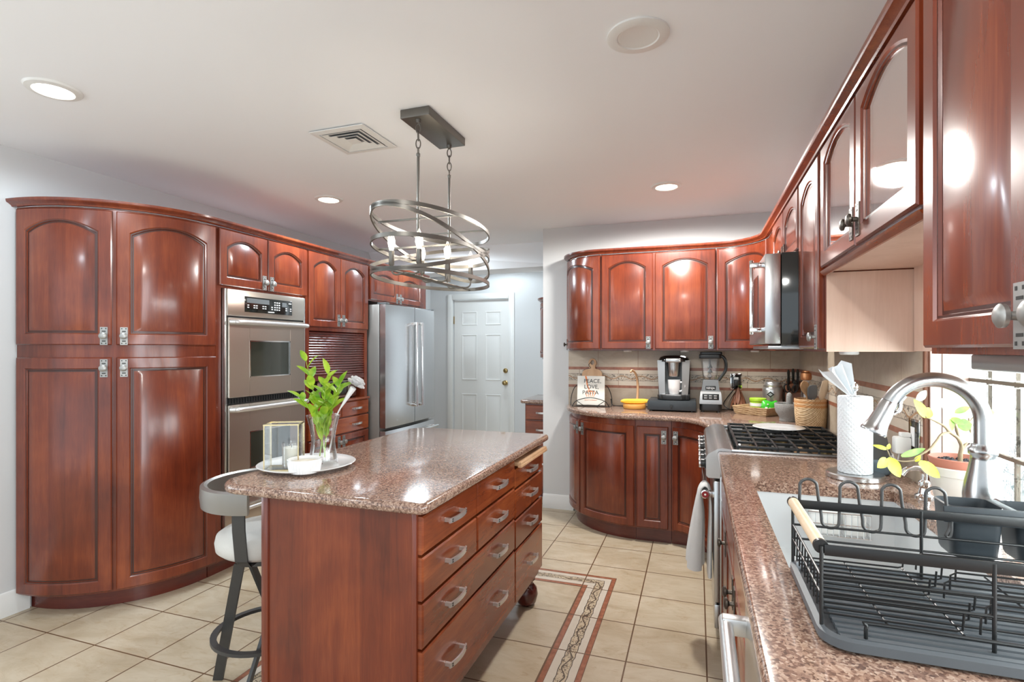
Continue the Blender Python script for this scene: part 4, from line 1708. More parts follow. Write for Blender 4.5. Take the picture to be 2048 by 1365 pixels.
m.cyl((0.058, 0.69, 0.800), (0.058, 1.245, 0.800), 0.0145, 20)
for yy in (0.705, 1.225):
    m.box(0.050, 0.100, yy - 0.012, yy + 0.016, 0.782, 0.818, 0.004)
obj('handle', m, 'nickel', t)

# ------------------------------------------------------------------ gas range
t = thing('gas_range', (0.4, 3.07, 0), 'stainless gas range with black grates and a towel on its handle', 'range')
RY0, RY1 = 2.640, 3.503
m = MB()
m.box(0.100, 0.720, RY0, RY1, 0.09, 0.895, 0.003)
obj('body', m, 'steel', t)
m = MB()
for yy in (RY0 + 0.05, RY1 - 0.05):
    for xx in (0.14, 0.68):
        m.cyl((xx, yy, 0), (xx, yy, 0.092), 0.018, 12)
obj('feet', m, 'black', t)
m = MB()
prof = [(0.150, 0.926), (0.112, 0.930), (0.090, 0.926), (0.048, 0.900), (0.040, 0.885), (0.040, 0.800), (0.050, 0.790), (0.100, 0.790), (0.150, 0.890)]
m.loft([[(x, RY0, z) for x, z in prof], [(x, RY1, z) for x, z in prof]])
obj('control_panel', m, 'steel', t, 25)
for yy in (2.71, 2.84, 2.97, 3.18, 3.31, 3.44):
    m = MB()
    m.lathe((0.041, yy, 0.843), [(0.026, 0), (0.026, 0.006), (0.021, 0.008), (0.021, 0.030), (0.019, 0.033), (0.001, 0.033)], 20, True, (-1, 0, 0))
    m.mi = 1
    m.lathe((0.041, yy, 0.843), [(0.0212, 0.024), (0.0218, 0.028), (0.0212, 0.032)], 20, True, (-1, 0, 0))
    obj('burner_knob', m, ['black', 'chrome'], t)
m = MB()
m.box(0.150, 0.715, RY0, RY1, 0.896, 0.912, 0.002)
m.box(0.150, 0.715, RY0, RY0 + 0.022, 0.912, 0.926, 0.003)
m.box(0.150, 0.715, RY1 - 0.022, RY1, 0.912, 0.926, 0.003)
m.box(0.690, 0.715, RY0 + 0.022, RY1 - 0.022, 0.912, 0.926, 0.003)
ct = obj('cooktop', m, 'steel', t)
m = MB()
m.box(0.160, 0.688, RY0 + 0.024, RY1 - 0.024, 0.9115, 0.9135)
obj('burner_tray', m, 'gloss', ct, 0)
for bx, by, r in ((0.28, 2.82, 0.045), (0.56, 2.82, 0.035), (0.28, 3.30, 0.04), (0.56, 3.30, 0.045), (0.42, 3.06, 0.05)):
    m = MB()
    m.lathe((bx, by, 0.9135), [(r, 0), (r, 0.006), (r * 0.8, 0.008), (r * 0.8, 0.012)], 24)
    m.mi = 1
    m.lathe((bx, by, 0.9255), [(r * 0.74, 0), (r * 0.76, 0.004), (r * 0.5, 0.006), (0.001, 0.006)], 24)
    obj('burner', m, ['brass', 'black'], t)


def grate(y0, y1):
    m = MB()
    zb, zt = 0.930, 0.942
    for yy in (y0 + 0.006, (y0 + y1) / 2, y1 - 0.006):
        m.box(0.172, 0.680, yy - 0.005, yy + 0.005, zb, zt, 0.002)
    for i in range(7):
        xx = 0.178 + i * 0.0827
        m.box(xx - 0.005, xx + 0.005, y0, y1, zb, zt, 0.002)
        for yy in (y0 + 0.005, y1 - 0.005):
            m.box(xx - 0.005, xx + 0.005, yy - 0.005, yy + 0.005, 0.9135, zb)
    obj('grate', m, 'grey' if False else 'black', t)


grate(2.668, 2.938)
grate(2.943, 3.200)
grate(3.205, 3.476)
m = MB()
m.box(0.074, 0.1005, RY0 + 0.004, RY1 - 0.004, 0.215, 0.775, 0.004)
d = obj('oven_door', m, 'steel', t)
m = MB()
m.box(0.0725, 0.0752, 2.78, 3.37, 0.36, 0.62)
obj('oven_window', m, 'gloss', d, 0)
m = MB()
m.cyl((0.036, RY0 + 0.02, 0.708), (0.036, RY1 - 0.02, 0.708), 0.014, 18)
for yy in (RY0 + 0.035, RY1 - 0.035):
    m.box(0.030, 0.076, yy - 0.012, yy + 0.012, 0.694, 0.722, 0.003)
h = obj('handle', m, 'chrome', d)
m = MB()
m.lathe((0.036, RY0 + 0.02, 0.708), [(0.020, -0.004), (0.020, 0.004), (0.016, 0.006), (0.001, 0.006)], 24, True, (0, -1, 0))
m.mi = 1
m.lathe((0.036, RY0 + 0.02, 0.708), [(0.0155, 0.0062), (0.0155, 0.0072), (0.001, 0.0072)], 24, True, (0, -1, 0))
m.mi = 0
m.lathe((0.036, RY0 + 0.02, 0.708), [(0.0045, 0.0073), (0.0045, 0.0082), (0.001, 0.0082)], 16, True, (0, -1, 0))
o = obj('end_cap', m, ['chrome', 'red'], h)
o['label'] = 'red round medallion with a metal rim'
m = MB()
m.box(0.076, 0.1005, RY0 + 0.004, RY1 - 0.004, 0.095, 0.205, 0.004)
obj('lower_drawer', m, 'steel', t)

# towel over the range handle
m = MB()
TWP = [(-0.010, 0.345, 0.040, 0.088), (-0.008, 0.40, 0.038, 0.086), (0.000, 0.50, 0.032, 0.080), (0.008, 0.60, 0.024, 0.072), (0.012, 0.68, 0.013, 0.064), (0.018, 0.718, 0.0085, 0.060),
       (0.036, 0.7335, 0.0080, 0.058), (0.054, 0.718, 0.0065, 0.060), (0.060, 0.68, 0.0065, 0.062), (0.062, 0.60, 0.0085, 0.066), (0.060, 0.50, 0.0105, 0.070), (0.058, 0.40, 0.0115, 0.074), (0.057, 0.305, 0.0120, 0.078)]
cen = smoothpath([(x, 2.762, z) for x, z, a, b in TWP], 4)
nn = len(cen)
loops = []
for i in range(nn):
    f = i / (nn - 1) * (len(TWP) - 1)
    k = min(len(TWP) - 2, int(f))
    u = f - k
    ta = TWP[k][2] * (1 - u) + TWP[k + 1][2] * u
    wb_ = TWP[k][3] * (1 - u) + TWP[k + 1][3] * u
    tn = (cen[min(nn - 1, i + 1)] - cen[max(0, i - 1)]).normalized()
    nv = Vector((tn.z, 0, -tn.x))
    lp = []
    for q in range(40):
        a = 2 * pi * q / 40
        c, s_ = cos(a), sin(a)
        rip = 1 + (0.16 * sin(a * 5 + 0.5) if ta > 0.010 else 0.0) * min(1, ta / 0.03)
        lp.append(cen[i] + nv * (ta * (abs(c) ** 0.8) * (1 if c > 0 else -1) * rip) + Vector((0, wb_ * s_, 0.010 * s_ * (1 if i < 4 else 0))))
    loops.append(lp)
m.loft(loops)
tag(obj('dish_towel', m, 'cloth', None, 60), 'white towel hanging over the oven handle of the gas range', 'towel')

# ------------------------------------------------------------------ wet bar in the passage
t = thing('bar_base_cabinet', (-1.15, 5.02, 0), 'cherry base cabinet with drawers half hidden behind the back wall corner', 'cabinet')
m = MB()
m.box(-1.525, -0.60, 4.80, 5.335, 0.09, 0.878)
obj('carcass', m, 'wood', t, 0)
m = MB()
m.box(-1.52, -0.60, 4.86, 5.33, 0, 0.09)
obj('toe_kick', m, 'toe', t, 0)
WB = Line((-1.525, 4.80), (-0.6, 4.80), (0, -1))
for z0, z1 in ((0.730, 0.862), (0.560, 0.715), (0.110, 0.545)):
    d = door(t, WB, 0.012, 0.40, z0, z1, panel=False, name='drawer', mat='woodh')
    pull(d, WB, 0.175, (z0 + z1) / 2)
m = MB()
m.slab(rrect(-1.565, -0.6, 4.755, 5.338, (0.03, 0.002, 0.002, 0.002)), 0.880, CT, 0.012, 4)
tag(obj('bar_countertop', m, 'granite', None, 40), 'brown granite worktop of the wet bar beyond the wall corner', 'countertop')
struct('trim_6', MB().box(-1.50, -0.6, 5.331, 5.341, CT, 1.30), 'splx', 'beige tiles above the wet bar')
t = thing('bar_wall_cabinet', (-1.2, 5.2, 1.285), 'small curved cherry wall cabinet above the wet bar, half hidden by the wall corner', 'cabinet')
m = MB()
WA = Arc((-1.20, 5.335), 0.30, 180, 270)
m.slab([(-1.201, 5.33)] + [(x, y) for x, y, a, b in stations(WA, 0.01, None, 14)], 1.285, 1.86, 0.001, 1)
obj('carcass', m, 'wood', t, 25)
door(t, WA, 0.012, WA.L - 0.004, 1.30, 1.85, 0.0, 0.05)
m = MB()
m.sweep(stations(WA, 0, None, 12), [(d_, z - 0.27) for d_, z in CROWN])
obj('crown', m, 'wood', t, 25)
t = thing('bar_faucet', (-1.40, 5.12, CT), 'slim chrome faucet on the wet bar at the wall corner', 'faucet')
m = MB()
m.lathe((-1.385, 5.12, CT), [(0.026, 0), (0.026, 0.012), (0.014, 0.02), (0.012, 0.05)], 16)
obj('base', m, 'chrome', t)
m = MB()
m.tube(smoothpath([(-1.385, 5.12, 0.96), (-1.385, 5.12, 1.16), (-1.375, 5.09, 1.225), (-1.36, 5.03, 1.235), (-1.35, 4.98, 1.19)], 6), 0.009, 10)
obj('spout', m, 'chrome', t)

# ------------------------------------------------------------------ bar stool at the island
SXc, SYc = -1.70, 1.78
t = thing('bar_stool', (SXc, SYc, 0), 'swivel bar stool with pale padded seat and curved metal back, tucked under the island', 'stool')
m = MB()
m.lathe((SXc, SYc, 0.555), [(0.10, 0.0), (0.165, 0.004), (0.186, 0.022), (0.190, 0.050), (0.184, 0.078), (0.160, 0.094), (0.10, 0.100), (0.001, 0.101)], 40)
obj('seat', m, 'fabric', t, 60)
m = MB()
loops = []
for i in range(31):
    a = radians(-62 - 186 * i / 30)
    c, s_ = cos(a), sin(a)
    q = []
    for r, z in ((0.212, 0.768), (0.222, 0.760), (0.238, 0.762), (0.242, 0.800), (0.240, 0.842), (0.226, 0.848), (0.214, 0.842)):
        q.append((SXc + r * c, SYc + r * s_, z))
    loops.append(q)
m.loft(loops)
obj('backrest', m, 'taupe', t, 40)
for a in (-72, 122):
    m = MB()
    a0 = radians(a)
    loops = []
    for r, z in ((0.222, 0.835), (0.216, 0.70), (0.196, 0.575), (0.170, 0.548), (0.06, 0.546)):
        c, s_ = cos(a0), sin(a0)
        tx, ty = -s_, c
        q = []
        dz = 0.006 if z < 0.56 else 0.0
        for u, dr in ((-0.024, -0.004), (0.024, -0.004), (0.024, 0.004), (-0.024, 0.004)):
            q.append((SXc + (r + (0 if dz else dr)) * c + tx * u, SYc + (r + (0 if dz else dr)) * s_ + ty * u, z + (dr if dz else 0)))
        loops.append(q)
    m.loft(loops)
    obj('back_support', m, 'gun', t, 20)
m = MB()
m.lathe((SXc, SYc, 0.515), [(0.085, 0), (0.11, 0.006), (0.11, 0.030), (0.085, 0.041)], 28)
obj('swivel_plate', m, 'gun', t)
for k in range(4):
    b0 = radians(-96 + 90 * k)
    b1 = radians(-163 + 90 * k)
    top = Vector((SXc + 0.125 * cos(b0), SYc + 0.125 * sin(b0), 0.535))
    foot = Vector((SXc + 0.205 * cos(b1), SYc + 0.205 * sin(b1), 0.0))
    ax = (foot - top)
    w = Vector((0.945, 0.326, 0)) if k % 2 == 0 else Vector((-0.326, 0.945, 0))
    n_ = Vector((0.326, -0.945, 0)) if k % 2 == 0 else Vector((0.945, 0.326, 0))
    m = MB()
    m.loft([[p + w * u + n_ * v for u, v in ((-0.020, -0.006), (0.020, -0.006), (0.020, 0.006), (-0.020, 0.006))] for p in (top, foot)])
    obj('leg', m, 'gun', t, 0)
m = MB()
pts = [(SXc + 0.205 * cos(2 * pi * i / 40), SYc + 0.205 * sin(2 * pi * i / 40)) for i in range(40)]
loops = []
for i in range(40):
    a = 2 * pi * i / 40
    c, s_ = cos(a), sin(a)
    loops.append([(SXc + r * c, SYc + r * s_, z) for r, z in ((0.182, 0.213), (0.206, 0.213), (0.206, 0.226), (0.182, 0.226))])
m.loft(loops, True, False, True)
obj('footrest', m, 'gun', t, 30)

# ------------------------------------------------------------------ tray arrangement on the island
PX, PY = -1.470, 1.755
m = MB()
m.lathe((PX, PY, CT), [(0.11, 0.0), (0.115, 0.004), (0.165, 0.010), (0.183, 0.017), (0.186, 0.0195), (0.183, 0.021), (0.160, 0.014), (0.118, 0.009), (0.001, 0.008)], 64)
tag(obj('serving_plate', m, 'ceramic', None, 50), 'round white plate on the island holding vase, candle lantern and bowl', 'plate')
pz = CT + 0.0085
# glass lantern
t = thing('glass_lantern', (-1.508, 1.672, pz), 'clear glass lantern box with gold edges on the white plate', 'lantern')
ang = radians(27)
MX = Matrix.Translation((-1.508, 1.672, pz)) @ Matrix.Rotation(ang, 4, 'Z')
LWx, LDy, LH = 0.062, 0.044, 0.176


def lbox(m, *a):
    m.box(*a, mx=MX)


m = MB()
for (x0, x1, y0, y1) in ((-LWx, LWx, -LDy, -LDy + 0.002), (-LWx, LWx, LDy - 0.002, LDy), (-LWx, -LWx + 0.002, -LDy + 0.002, LDy - 0.002), (LWx - 0.002, LWx, -LDy + 0.002, LDy - 0.002)):
    lbox(m, x0, x1, y0, y1, 0.006, LH - 0.003)
lbox(m, -LWx, LWx, -LDy, LDy, 0.003, 0.006)
obj('glass_walls', m, 'glass', t, 0)
m = MB()
e = 0.0026
for zz in (0.0, LH - 0.004):
    lbox(m, -LWx - e, LWx + e, -LDy - e, -LDy + e, zz, zz + 0.005)
    lbox(m, -LWx - e, LWx + e, LDy - e, LDy + e, zz, zz + 0.005)
    lbox(m, -LWx - e, -LWx + e, -LDy, LDy, zz, zz + 0.005)
    lbox(m, LWx - e, LWx + e, -LDy, LDy, zz, zz + 0.005)
for sx in (-1, 1):
    for sy in (-1, 1):
        lbox(m, sx * LWx - e * 0.7, sx * LWx + e * 0.7, sy * LDy - e * 0.7, sy * LDy + e * 0.7, 0, LH)
obj('gold_frame', m, 'gold', t, 0)
cc = MX @ Vector((0.026, 0.002, 0))
t = thing('jar_candle', (cc.x, cc.y, pz + 0.006), 'cream jar candle standing inside the glass lantern', 'candle')
m = MB()
m.lathe((cc.x, cc.y, pz + 0.0065), [(0.030, 0), (0.034, 0.004), (0.036, 0.095), (0.034, 0.095), (0.0335, 0.080), (0.0325, 0.006), (0.001, 0.005)], 28)
obj('glass_jar', m, 'glass', t, 50)
m = MB()
m.lathe((cc.x, cc.y, pz + 0.012), [(0.0315, 0), (0.033, 0.070), (0.001, 0.069)], 28)
w_o = obj('wax', m, 'wax', t, 50)
m = MB()
m.cyl((cc.x, cc.y, pz + 0.080), (cc.x + 0.001, cc.y, pz + 0.092), 0.0012, 6)
obj('wick', m, 'ink', w_o)
# ramekin
t = thing('ramekin', (-1.392, 1.648, pz), 'small white fluted bowl at the front of the white plate', 'bowl')
m = MB()
loops = []
for r, z, fl in ((0.050, 0, 0), (0.054, 0.003, 1), (0.0605, 0.040, 1), (0.0615, 0.046, 0), (0.0625, 0.050, 0), (0.0590, 0.052, 0), (0.0565, 0.048, 0), (0.0500, 0.010, 0), (0.001, 0.008, 0)):
    loops.append([(-1.392 + (r + (0.0016 * abs(sin(18 * pi * i / 144 * 2)) if fl else 0)) * cos(2 * pi * i / 144), 1.648 + (r + (0.0016 * abs(sin(18 * pi * i / 144 * 2)) if fl else 0)) * sin(2 * pi * i / 144), pz + z) for i in range(144)])
m.loft(loops)
obj('bowl', m, 'ceramic', t, 40)
m = MB()
m.lathe((-1.392, 1.648, pz + 0.038), [(0.001, 0.001), (0.052, 0.0), (0.0525, 0.002), (0.001, 0.004)], 28, False)
obj('contents', m, 'wax', t, 50)
# vase
VX, VY = -1.425, 1.795
m = MB()
m.lathe((VX, VY, pz), [(0.052, 0), (0.057, 0.003), (0.0575, 0.010), (0.050, 0.050), (0.0455, 0.085), (0.047, 0.115), (0.055, 0.160), (0.0635, 0.192), (0.0655, 0.196), (0.0635, 0.197), (0.0615, 0.192), (0.0525, 0.160), (0.0445, 0.115), (0.043, 0.085), (0.047, 0.050), (0.052, 0.018), (0.001, 0.014)], 40)
tag(obj('glass_vase', m, 'glass', None, 60), 'clear flared glass vase with leafy stems on the white plate', 'vase')
RV = Vector((0.945, 0.326, 0))
FV = Vector((-0.326, 0.945, 0))


def vpt(a, b, c=0.0):
    """a: sideways, c: further from the room's south end, b: height above the plate"""
    return Vector((VX, VY, pz)) + RV * a + FV * c + Vector((0, 0, b))


STEMS = [
    ('tallest leafy green stem leaning left in the glass vase', [(0.010, 0.022, 0.01), (-0.010, 0.10, 0.005), (-0.022, 0.20, 0.0), (-0.040, 0.30, -0.005), (-0.066, 0.415, -0.01)]),
    ('leafy green stem rising in the middle of the glass vase', [(-0.012, 0.022, -0.01), (0.0, 0.11, -0.008), (0.010, 0.20, -0.008), (0.010, 0.28, -0.01), (0.026, 0.365, -0.02)]),
    ('leafy green stem leaning right in the glass vase', [(0.0, 0.022, 0.012), (0.008, 0.10, 0.010), (0.022, 0.18, 0.006), (0.045, 0.26, 0.0), (0.072, 0.325, -0.006)]),
    ('short leafy green stem bending left over the vase rim', [(0.014, 0.022, -0.004), (0.0, 0.09, -0.012), (-0.022, 0.17, -0.026), (-0.050, 0.235, -0.036), (-0.074, 0.268, -0.040)]),
]
rs = random.Random(11)
for k, (lab, pts) in enumerate(STEMS):
    path = smoothpath([vpt(*p) for p in pts], 8)
    t = thing('leafy_stem', tuple(path[0]), lab, 'stem', 'leafy stems in the vase')
    m = MB()
    m.tube(path, [0.0026 - 0.0014 * i / len(path) for i in range(len(path))], 6)
    obj('stem', m, 'stemgreen', t)
    m = MB()
    N = len(path)
    cnt = 15 if k < 3 else 9
    for i in range(cnt):
        f = 0.30 + 0.70 * i / (cnt - 1)
        p = path[min(N - 1, int(f * (N - 1)))]
        tan = (path[min(N - 1, int(f * (N - 1)) + 1)] - path[max(0, int(f * (N - 1)) - 1)]).normalized()
        az = i * 2.4 + k * 1.3 + rs.uniform(-0.3, 0.3)
        side = RV * cos(az) + FV * sin(az) * 0.8
        inside = p.z < pz + 0.19
        lift = 1.5 if inside else rs.uniform(0.45, 1.0)
        d_ = (side + Vector((0, 0, 1)) * lift + tan * 0.5)
        if i == cnt - 1:
            d_ = tan + side * 0.3
        ln = rs.uniform(0.062, 0.088) * (1 - 0.25 * max(0, f - 0.7) / 0.3)
        if inside:
            ln *= 0.75
            d_ = side * 0.22 + Vector((0, 0, 1))
        leaf(m, p, d_, Vector((0, 0, 1)) - side * 0.5 - FV * 0.6, ln, ln * 0.27, 0.25)
    obj('foliage', m, 'leaf', t, 60)
# white flower
t = thing('white_flower', tuple(vpt(0.02, 0.022, 0.02)), 'white ruffled flower leaning right out of the glass vase', 'flower')
m = MB()
path = smoothpath([vpt(0.012, 0.022, 0.02), vpt(0.03, 0.10, 0.018), vpt(0.050, 0.19, 0.012), vpt(0.085, 0.25, 0.004), vpt(0.122, 0.306, 0.0)], 8)
m.tube(path, [0.003 if i < 20 else 0.003 + 0.010 * (i - 20) / 12 for i in range(len(path))], 8)
obj('stem', m, 'petal', t)
m = MB()
c0 = vpt(0.128, 0.316, 0)
ax = (vpt(0.128, 0.316, 0) - vpt(0.085, 0.25, 0)).normalized()
e1 = (FV - ax * FV.dot(ax)).normalized()
e2 = ax.cross(e1)
for ring_, (nr, tilt, ln) in enumerate(((14, 1.45, 0.037), (13, 1.05, 0.037), (11, 0.7, 0.034), (8, 0.4, 0.030), (5, 0.15, 0.026))):
    for i in range(nr):
        a = 2 * pi * i / nr + ring_ * 0.4
        out_ = e1 * cos(a) + e2 * sin(a)
        d_ = out_ * sin(tilt) + ax * cos(tilt)
        sd = ax.cross(out_)
        up_ = d_.cross(sd)
        b = c0 + out_ * 0.003 + ax * (0.002 * ring_)
        rows = []
        for j in range(4):
            tt = j / 3
            w = 0.004 + 0.0095 * tt
            row = []
            for q in range(-2, 3):
                rf = 0.003 * tt * sin(q * 2.2 + i)
                row.append(m.v(b + d_ * (ln * tt * (1 - 0.05 * abs(q))) + sd * (w * q / 2) + up_ * (rf + 0.006 * tt * tt)))
            rows.append(row)
        for r0, r1 in zip(rows, rows[1:]):
            for q in range(4):
                m.face([r0[q], r0[q + 1], r1[q + 1], r1[q]])
obj('bloom', m, 'petal', t, 60)

# ------------------------------------------------------------------ things on the back counter
# cutting board against the tiles
t = thing('cutting_board', (-0.835, 4.48, CT), 'wooden cutting board with a looped handle leaning on the tiles behind the cookbook', 'board')
P = []
hw = 0.084
outl = [(-hw, 0.0), (hw, 0.0)]
for i in range(9):
    a = radians(0 + 90 * i / 8)
    outl.append((hw - 0.045 + 0.045 * cos(a), 0.262 + 0.045 * sin(a)))
outl += [(0.026, 0.312), (0.024, 0.335)]
for i in range(13):
    a = radians(-10 + 200 * i / 12)
    outl.append((0.033 * cos(a), 0.362 + 0.036 * sin(a)))
outl += [(-0.024, 0.335), (-0.026, 0.312)]
for i in range(9):
    a = radians(90 + 90 * i / 8)
    outl.append((-hw + 0.045 + 0.045 * cos(a), 0.262 + 0.045 * sin(a)))
TB = Matrix.Translation((-0.835, 4.437, CT)) @ Matrix.Rotation(radians(-9.5), 4, 'X')
m = MB()
hole = [(0.015 * cos(2 * pi * i / 24), 0.364 + 0.020 * sin(2 * pi * i / 24)) for i in range(24)]
for yy, fl in ((0.0, 0), (0.016, 1)):
    vo = [m.v((x, yy, z)) for x, z in outl]
    vh = [m.v((x, yy, z)) for x, z in hole]
    es = [m.b.edges.new((vo[i], vo[(i + 1) % len(vo)])) for i in range(len(vo))] + [m.b.edges.new((vh[i], vh[(i + 1) % 24])) for i in range(24)]
    bmesh.ops.triangle_fill(m.b, use_beauty=True, edges=es)
    if fl == 0:
        f0, h0 = vo, vh
for A, B in ((f0, vo), (h0, vh)):
    for i in range(len(A)):
        j = (i + 1) % len(A)
        m.face([A[i], A[j], B[j], B[i]])
bmesh.ops.transform(m.b, matrix=TB, verts=m.b.verts)
obj('board', m, 'board', t, 30)
m = MB()
q = TB @ Vector((0, -0.004, 0.362))
m.tube(smoothpath([q + Vector((-0.012, 0, 0.004)), q + Vector((-0.030, -0.002, -0.02)), q + Vector((-0.012, -0.004, -0.045)), q + Vector((-0.05, -0.003, -0.055)), q + Vector((-0.085, 0.0, -0.072))], 6), 0.0018, 6)
obj('cord_loop', m, 'ink', t)

# cookbook on a wire stand
t = thing('cookbook', (-0.83, 4.37, CT + 0.012), 'cream cookbook with black and orange lettering on a wire stand', 'book')
TBk = Matrix.Translation((-0.825, 4.372, CT + 0.012)) @ Matrix.Rotation(radians(7), 4, 'Z') @ Matrix.Rotation(radians(-13), 4, 'X')
m = MB()
m.box(-0.112, 0.112, 0.0, 0.004, 0, 0.242, 0.001, mx=TBk)
m.box(-0.112, 0.112, 0.020, 0.024, 0, 0.242, 0.001, mx=TBk)
m.box(-0.112, -0.108, 0.004, 0.020, 0, 0.242, mx=TBk)
obj('cover', m, 'cream', t)
m = MB()
m.box(-0.107, 0.109, 0.0042, 0.0198, 0.003, 0.239, mx=TBk)
obj('pages', m, 'label', t, 0)


def front(x, z, yy=-0.0006):
    return TBk @ Matrix.Translation((x, yy, z)) @ Matrix.Rotation(radians(90), 4, 'X')


for w_, zz, xx in (('PEACE,', 0.198, 0.012), ('LOVE,', 0.150, 0.004), ('PASTA', 0.102, -0.004)):
    text_mesh('title_word', w_, 0.046, front(xx, zz), 'ink', t)
text_mesh('author_line', 'SCOTT CONANT', 0.013, front(0, 0.040), 'orange', t)
m = MB()
pts = [TBk @ Vector(p) for p in ((-0.045, -0.0016, 0.240), (-0.036, -0.0016, 0.205), (-0.030, -0.0016, 0.165), (-0.014, -0.0016, 0.125))]
m.tube(smoothpath(pts, 5), [0.007 - 0.003 * i / 16 for i in range(16)], 6)
for i in range(5):
    a0 = TBk @ Vector((-0.014, -0.0016, 0.120))
    a1 = TBk @ Vector((-0.040 + 0.018 * i, -0.0016, 0.108 - 0.006 * (i % 2)))
    a2 = TBk @ Vector((-0.034 + 0.014 * i, -0.0016, 0.068))
    m.tube(smoothpath([a0, a1, a2], 5), 0.003, 6)
bmesh.ops.transform(m.b, matrix=TBk @ Matrix.Diagonal((1, 0.12, 1, 1)) @ TBk.inverted(), verts=m.b.verts)
obj('cover_drawing', m, 'orange', t)
t = thing('cookbook_stand', (-0.82, 4.40, CT), 'black wire stand holding the cream cookbook', 'stand')
TS = Matrix.Translation((-0.825, 4.372, CT)) @ Matrix.Rotation(radians(7), 4, 'Z')


def tsp(L):
    return [TS @ Vector(p) for p in L]


m = MB()
m.tube(smoothpath(tsp([(-0.15, -0.030, 0.004), (-0.11, -0.034, 0.050), (0, -0.036, 0.075), (0.11, -0.034, 0.050), (0.15, -0.030, 0.004)]), 8), 0.0032, 8)
m.tube(tsp([(-0.15, -0.030, 0.0035), (0.15, -0.030, 0.0035)]), 0.0032, 8)
for sg in (-1, 1):
    m.tube(smoothpath(tsp([(sg * 0.05, -0.030, 0.004), (sg * 0.075, -0.033, 0.022), (sg * 0.11, -0.033, 0.046)]), 5), 0.0025, 6)
obj('front_rail', m, 'matblack', t)
m = MB()
for sg in (-1, 1):
    m.tube(smoothpath(tsp([(sg * 0.15, -0.030, 0.0035), (sg * 0.168, 0.045, 0.004), (sg * 0.165, 0.075, 0.08), (sg * 0.135, 0.072, 0.155), (sg * 0.09, 0.062, 0.18)]), 7), 0.0032, 8)
m.tube(tsp([(-0.09, 0.062, 0.18), (0.09, 0.062, 0.18)]), 0.0032, 8)
m.tube(tsp([(-0.12, -0.028, 0.006), (-0.12, 0.03, 0.006), (0.12, 0.03, 0.006), (0.12, -0.028, 0.006)]), 0.003, 6)
obj('back_frame', m, 'matblack', t)

# banana holder
BX, BY = -0.468, 4.325
t = thing('banana_holder', (BX, BY, CT), 'amber wooden banana stand with a curved post', 'stand')
m = MB()
m.lathe((BX, BY, CT), [(0.080, 0), (0.086, 0.004), (0.088, 0.016), (0.090, 0.030), (0.086, 0.038), (0.001, 0.036)], 32)
obj('base', m, 'yellowwood', t, 50)
m = MB()
path = smoothpath([(BX + 0.012, BY + 0.055, CT + 0.034), (BX + 0.020, BY + 0.055, CT + 0.13), (BX + 0.018, BY + 0.055, CT + 0.21), (BX + 0.004, BY + 0.045, CT + 0.275), (BX - 0.022, BY + 0.025, CT + 0.302), (BX - 0.030, BY + 0.010, CT + 0.286)], 7)
m.tube(path, [0.0105 - 0.003 * i / len(path) for i in range(len(path))], 12)
obj('post', m, 'board', t)


def banana(dx, dy, z, rot, label):
    m = MB()
    path, rad = [], []
    N = 18
    for i in range(N + 1):
        f = i / N * 2 - 1
        a = f * 0.62
        R_ = 0.185
        path.append(Vector((R_ * sin(a), -R_ * (1 - cos(a)) * 0.9, 0.006 * f * f)))
        r = 0.0185 * (1 - abs(f) ** 4) ** 0.5 if abs(f) < 0.93 else 0.0075
        rad.append(max(0.0045, r))
    TM = Matrix.Translation((BX + dx, BY + dy, z)) @ Matrix.Rotation(rot, 4, 'Z')
    m.tube([TM @ p for p in path], rad, 6)
    tag(obj('banana', m, 'banana', None, 40), label, 'banana', 'bananas on the amber stand')


banana(0.0, -0.012, CT + 0.0565, 0.25, 'yellow banana lying in front on the amber banana stand')
banana(-0.005, 0.026, CT + 0.0575, 0.34, 'yellow banana lying behind another against the stand post')

# coffee pod drawer and coffee maker
t = thing('pod_drawer', (-0.18, 4.33, CT), 'flat dark drawer box under the coffee maker', 'box')
m = MB()
m.box(-0.355, -0.008, 4.205, 4.50, CT + 0.008, CT + 0.082, 0.004)
obj('housing', m, 'slate', t)
m = MB()
m.box(-0.357, -0.006, 4.190, 4.207, CT + 0.010, CT + 0.080, 0.004)
d = obj('drawer', m, 'slate', t)
m = MB()
m.lathe((-0.182, 4.190, CT + 0.043), [(0.009, 0), (0.007, 0.008), (0.011, 0.012), (0.010, 0.018), (0.001, 0.019)], 18, True, (0, -1, 0))
obj('knob', m, 'black', d)
m = MB()
for xx in (-0.33, -0.035):
    for yy in (4.22, 4.47):
        m.lathe((xx, yy, CT), [(0.010, 0), (0.010, 0.009)], 12)
obj('feet', m, 'black', t)
t = thing('coffee_maker', (-0.17, 4.36, CT + 0.083), 'grey and black single cup coffee maker with a white mug in it', 'coffee maker')
z0 = CT + 0.083
cx_ = -0.170
m = MB()
m.slab(rrect(cx_ - 0.118, cx_ + 0.118, 4.245, 4.49, (0.03, 0.03, 0.03, 0.03)), z0, z0 + 0.040, 0.006, 3)
m.slab(rrect(cx_ - 0.118, cx_ + 0.118, 4.375, 4.49, (0.01, 0.01, 0.03, 0.03)), z0 + 0.038, z0 + 0.30, 0.006, 3)
m.mi = 0
obj('body', m, 'black', t)
for sg in (-1, 1):
    m = MB()
    a0, a1 = cx_ + sg * 0.062, cx_ + sg * 0.122
    lo_, hi_ = min(a0, a1), max(a0, a1)
    m.loft([[(cx_ + sg * (0.060 if k == 0 else 0.062), 4.262, z), (cx_ + sg * w, 4.275, z), (cx_ + sg * w, 4.40, z), (cx_ + sg * 0.060, 4.40, z)] for k, (w, z) in enumerate(((0.104, z0 + 0.030), (0.112, z0 + 0.15), (0.120, z0 + 0.302)))])
    obj('side_column', m, 'silver' if sg < 0 else 'silver', t, 30)
m = MB()
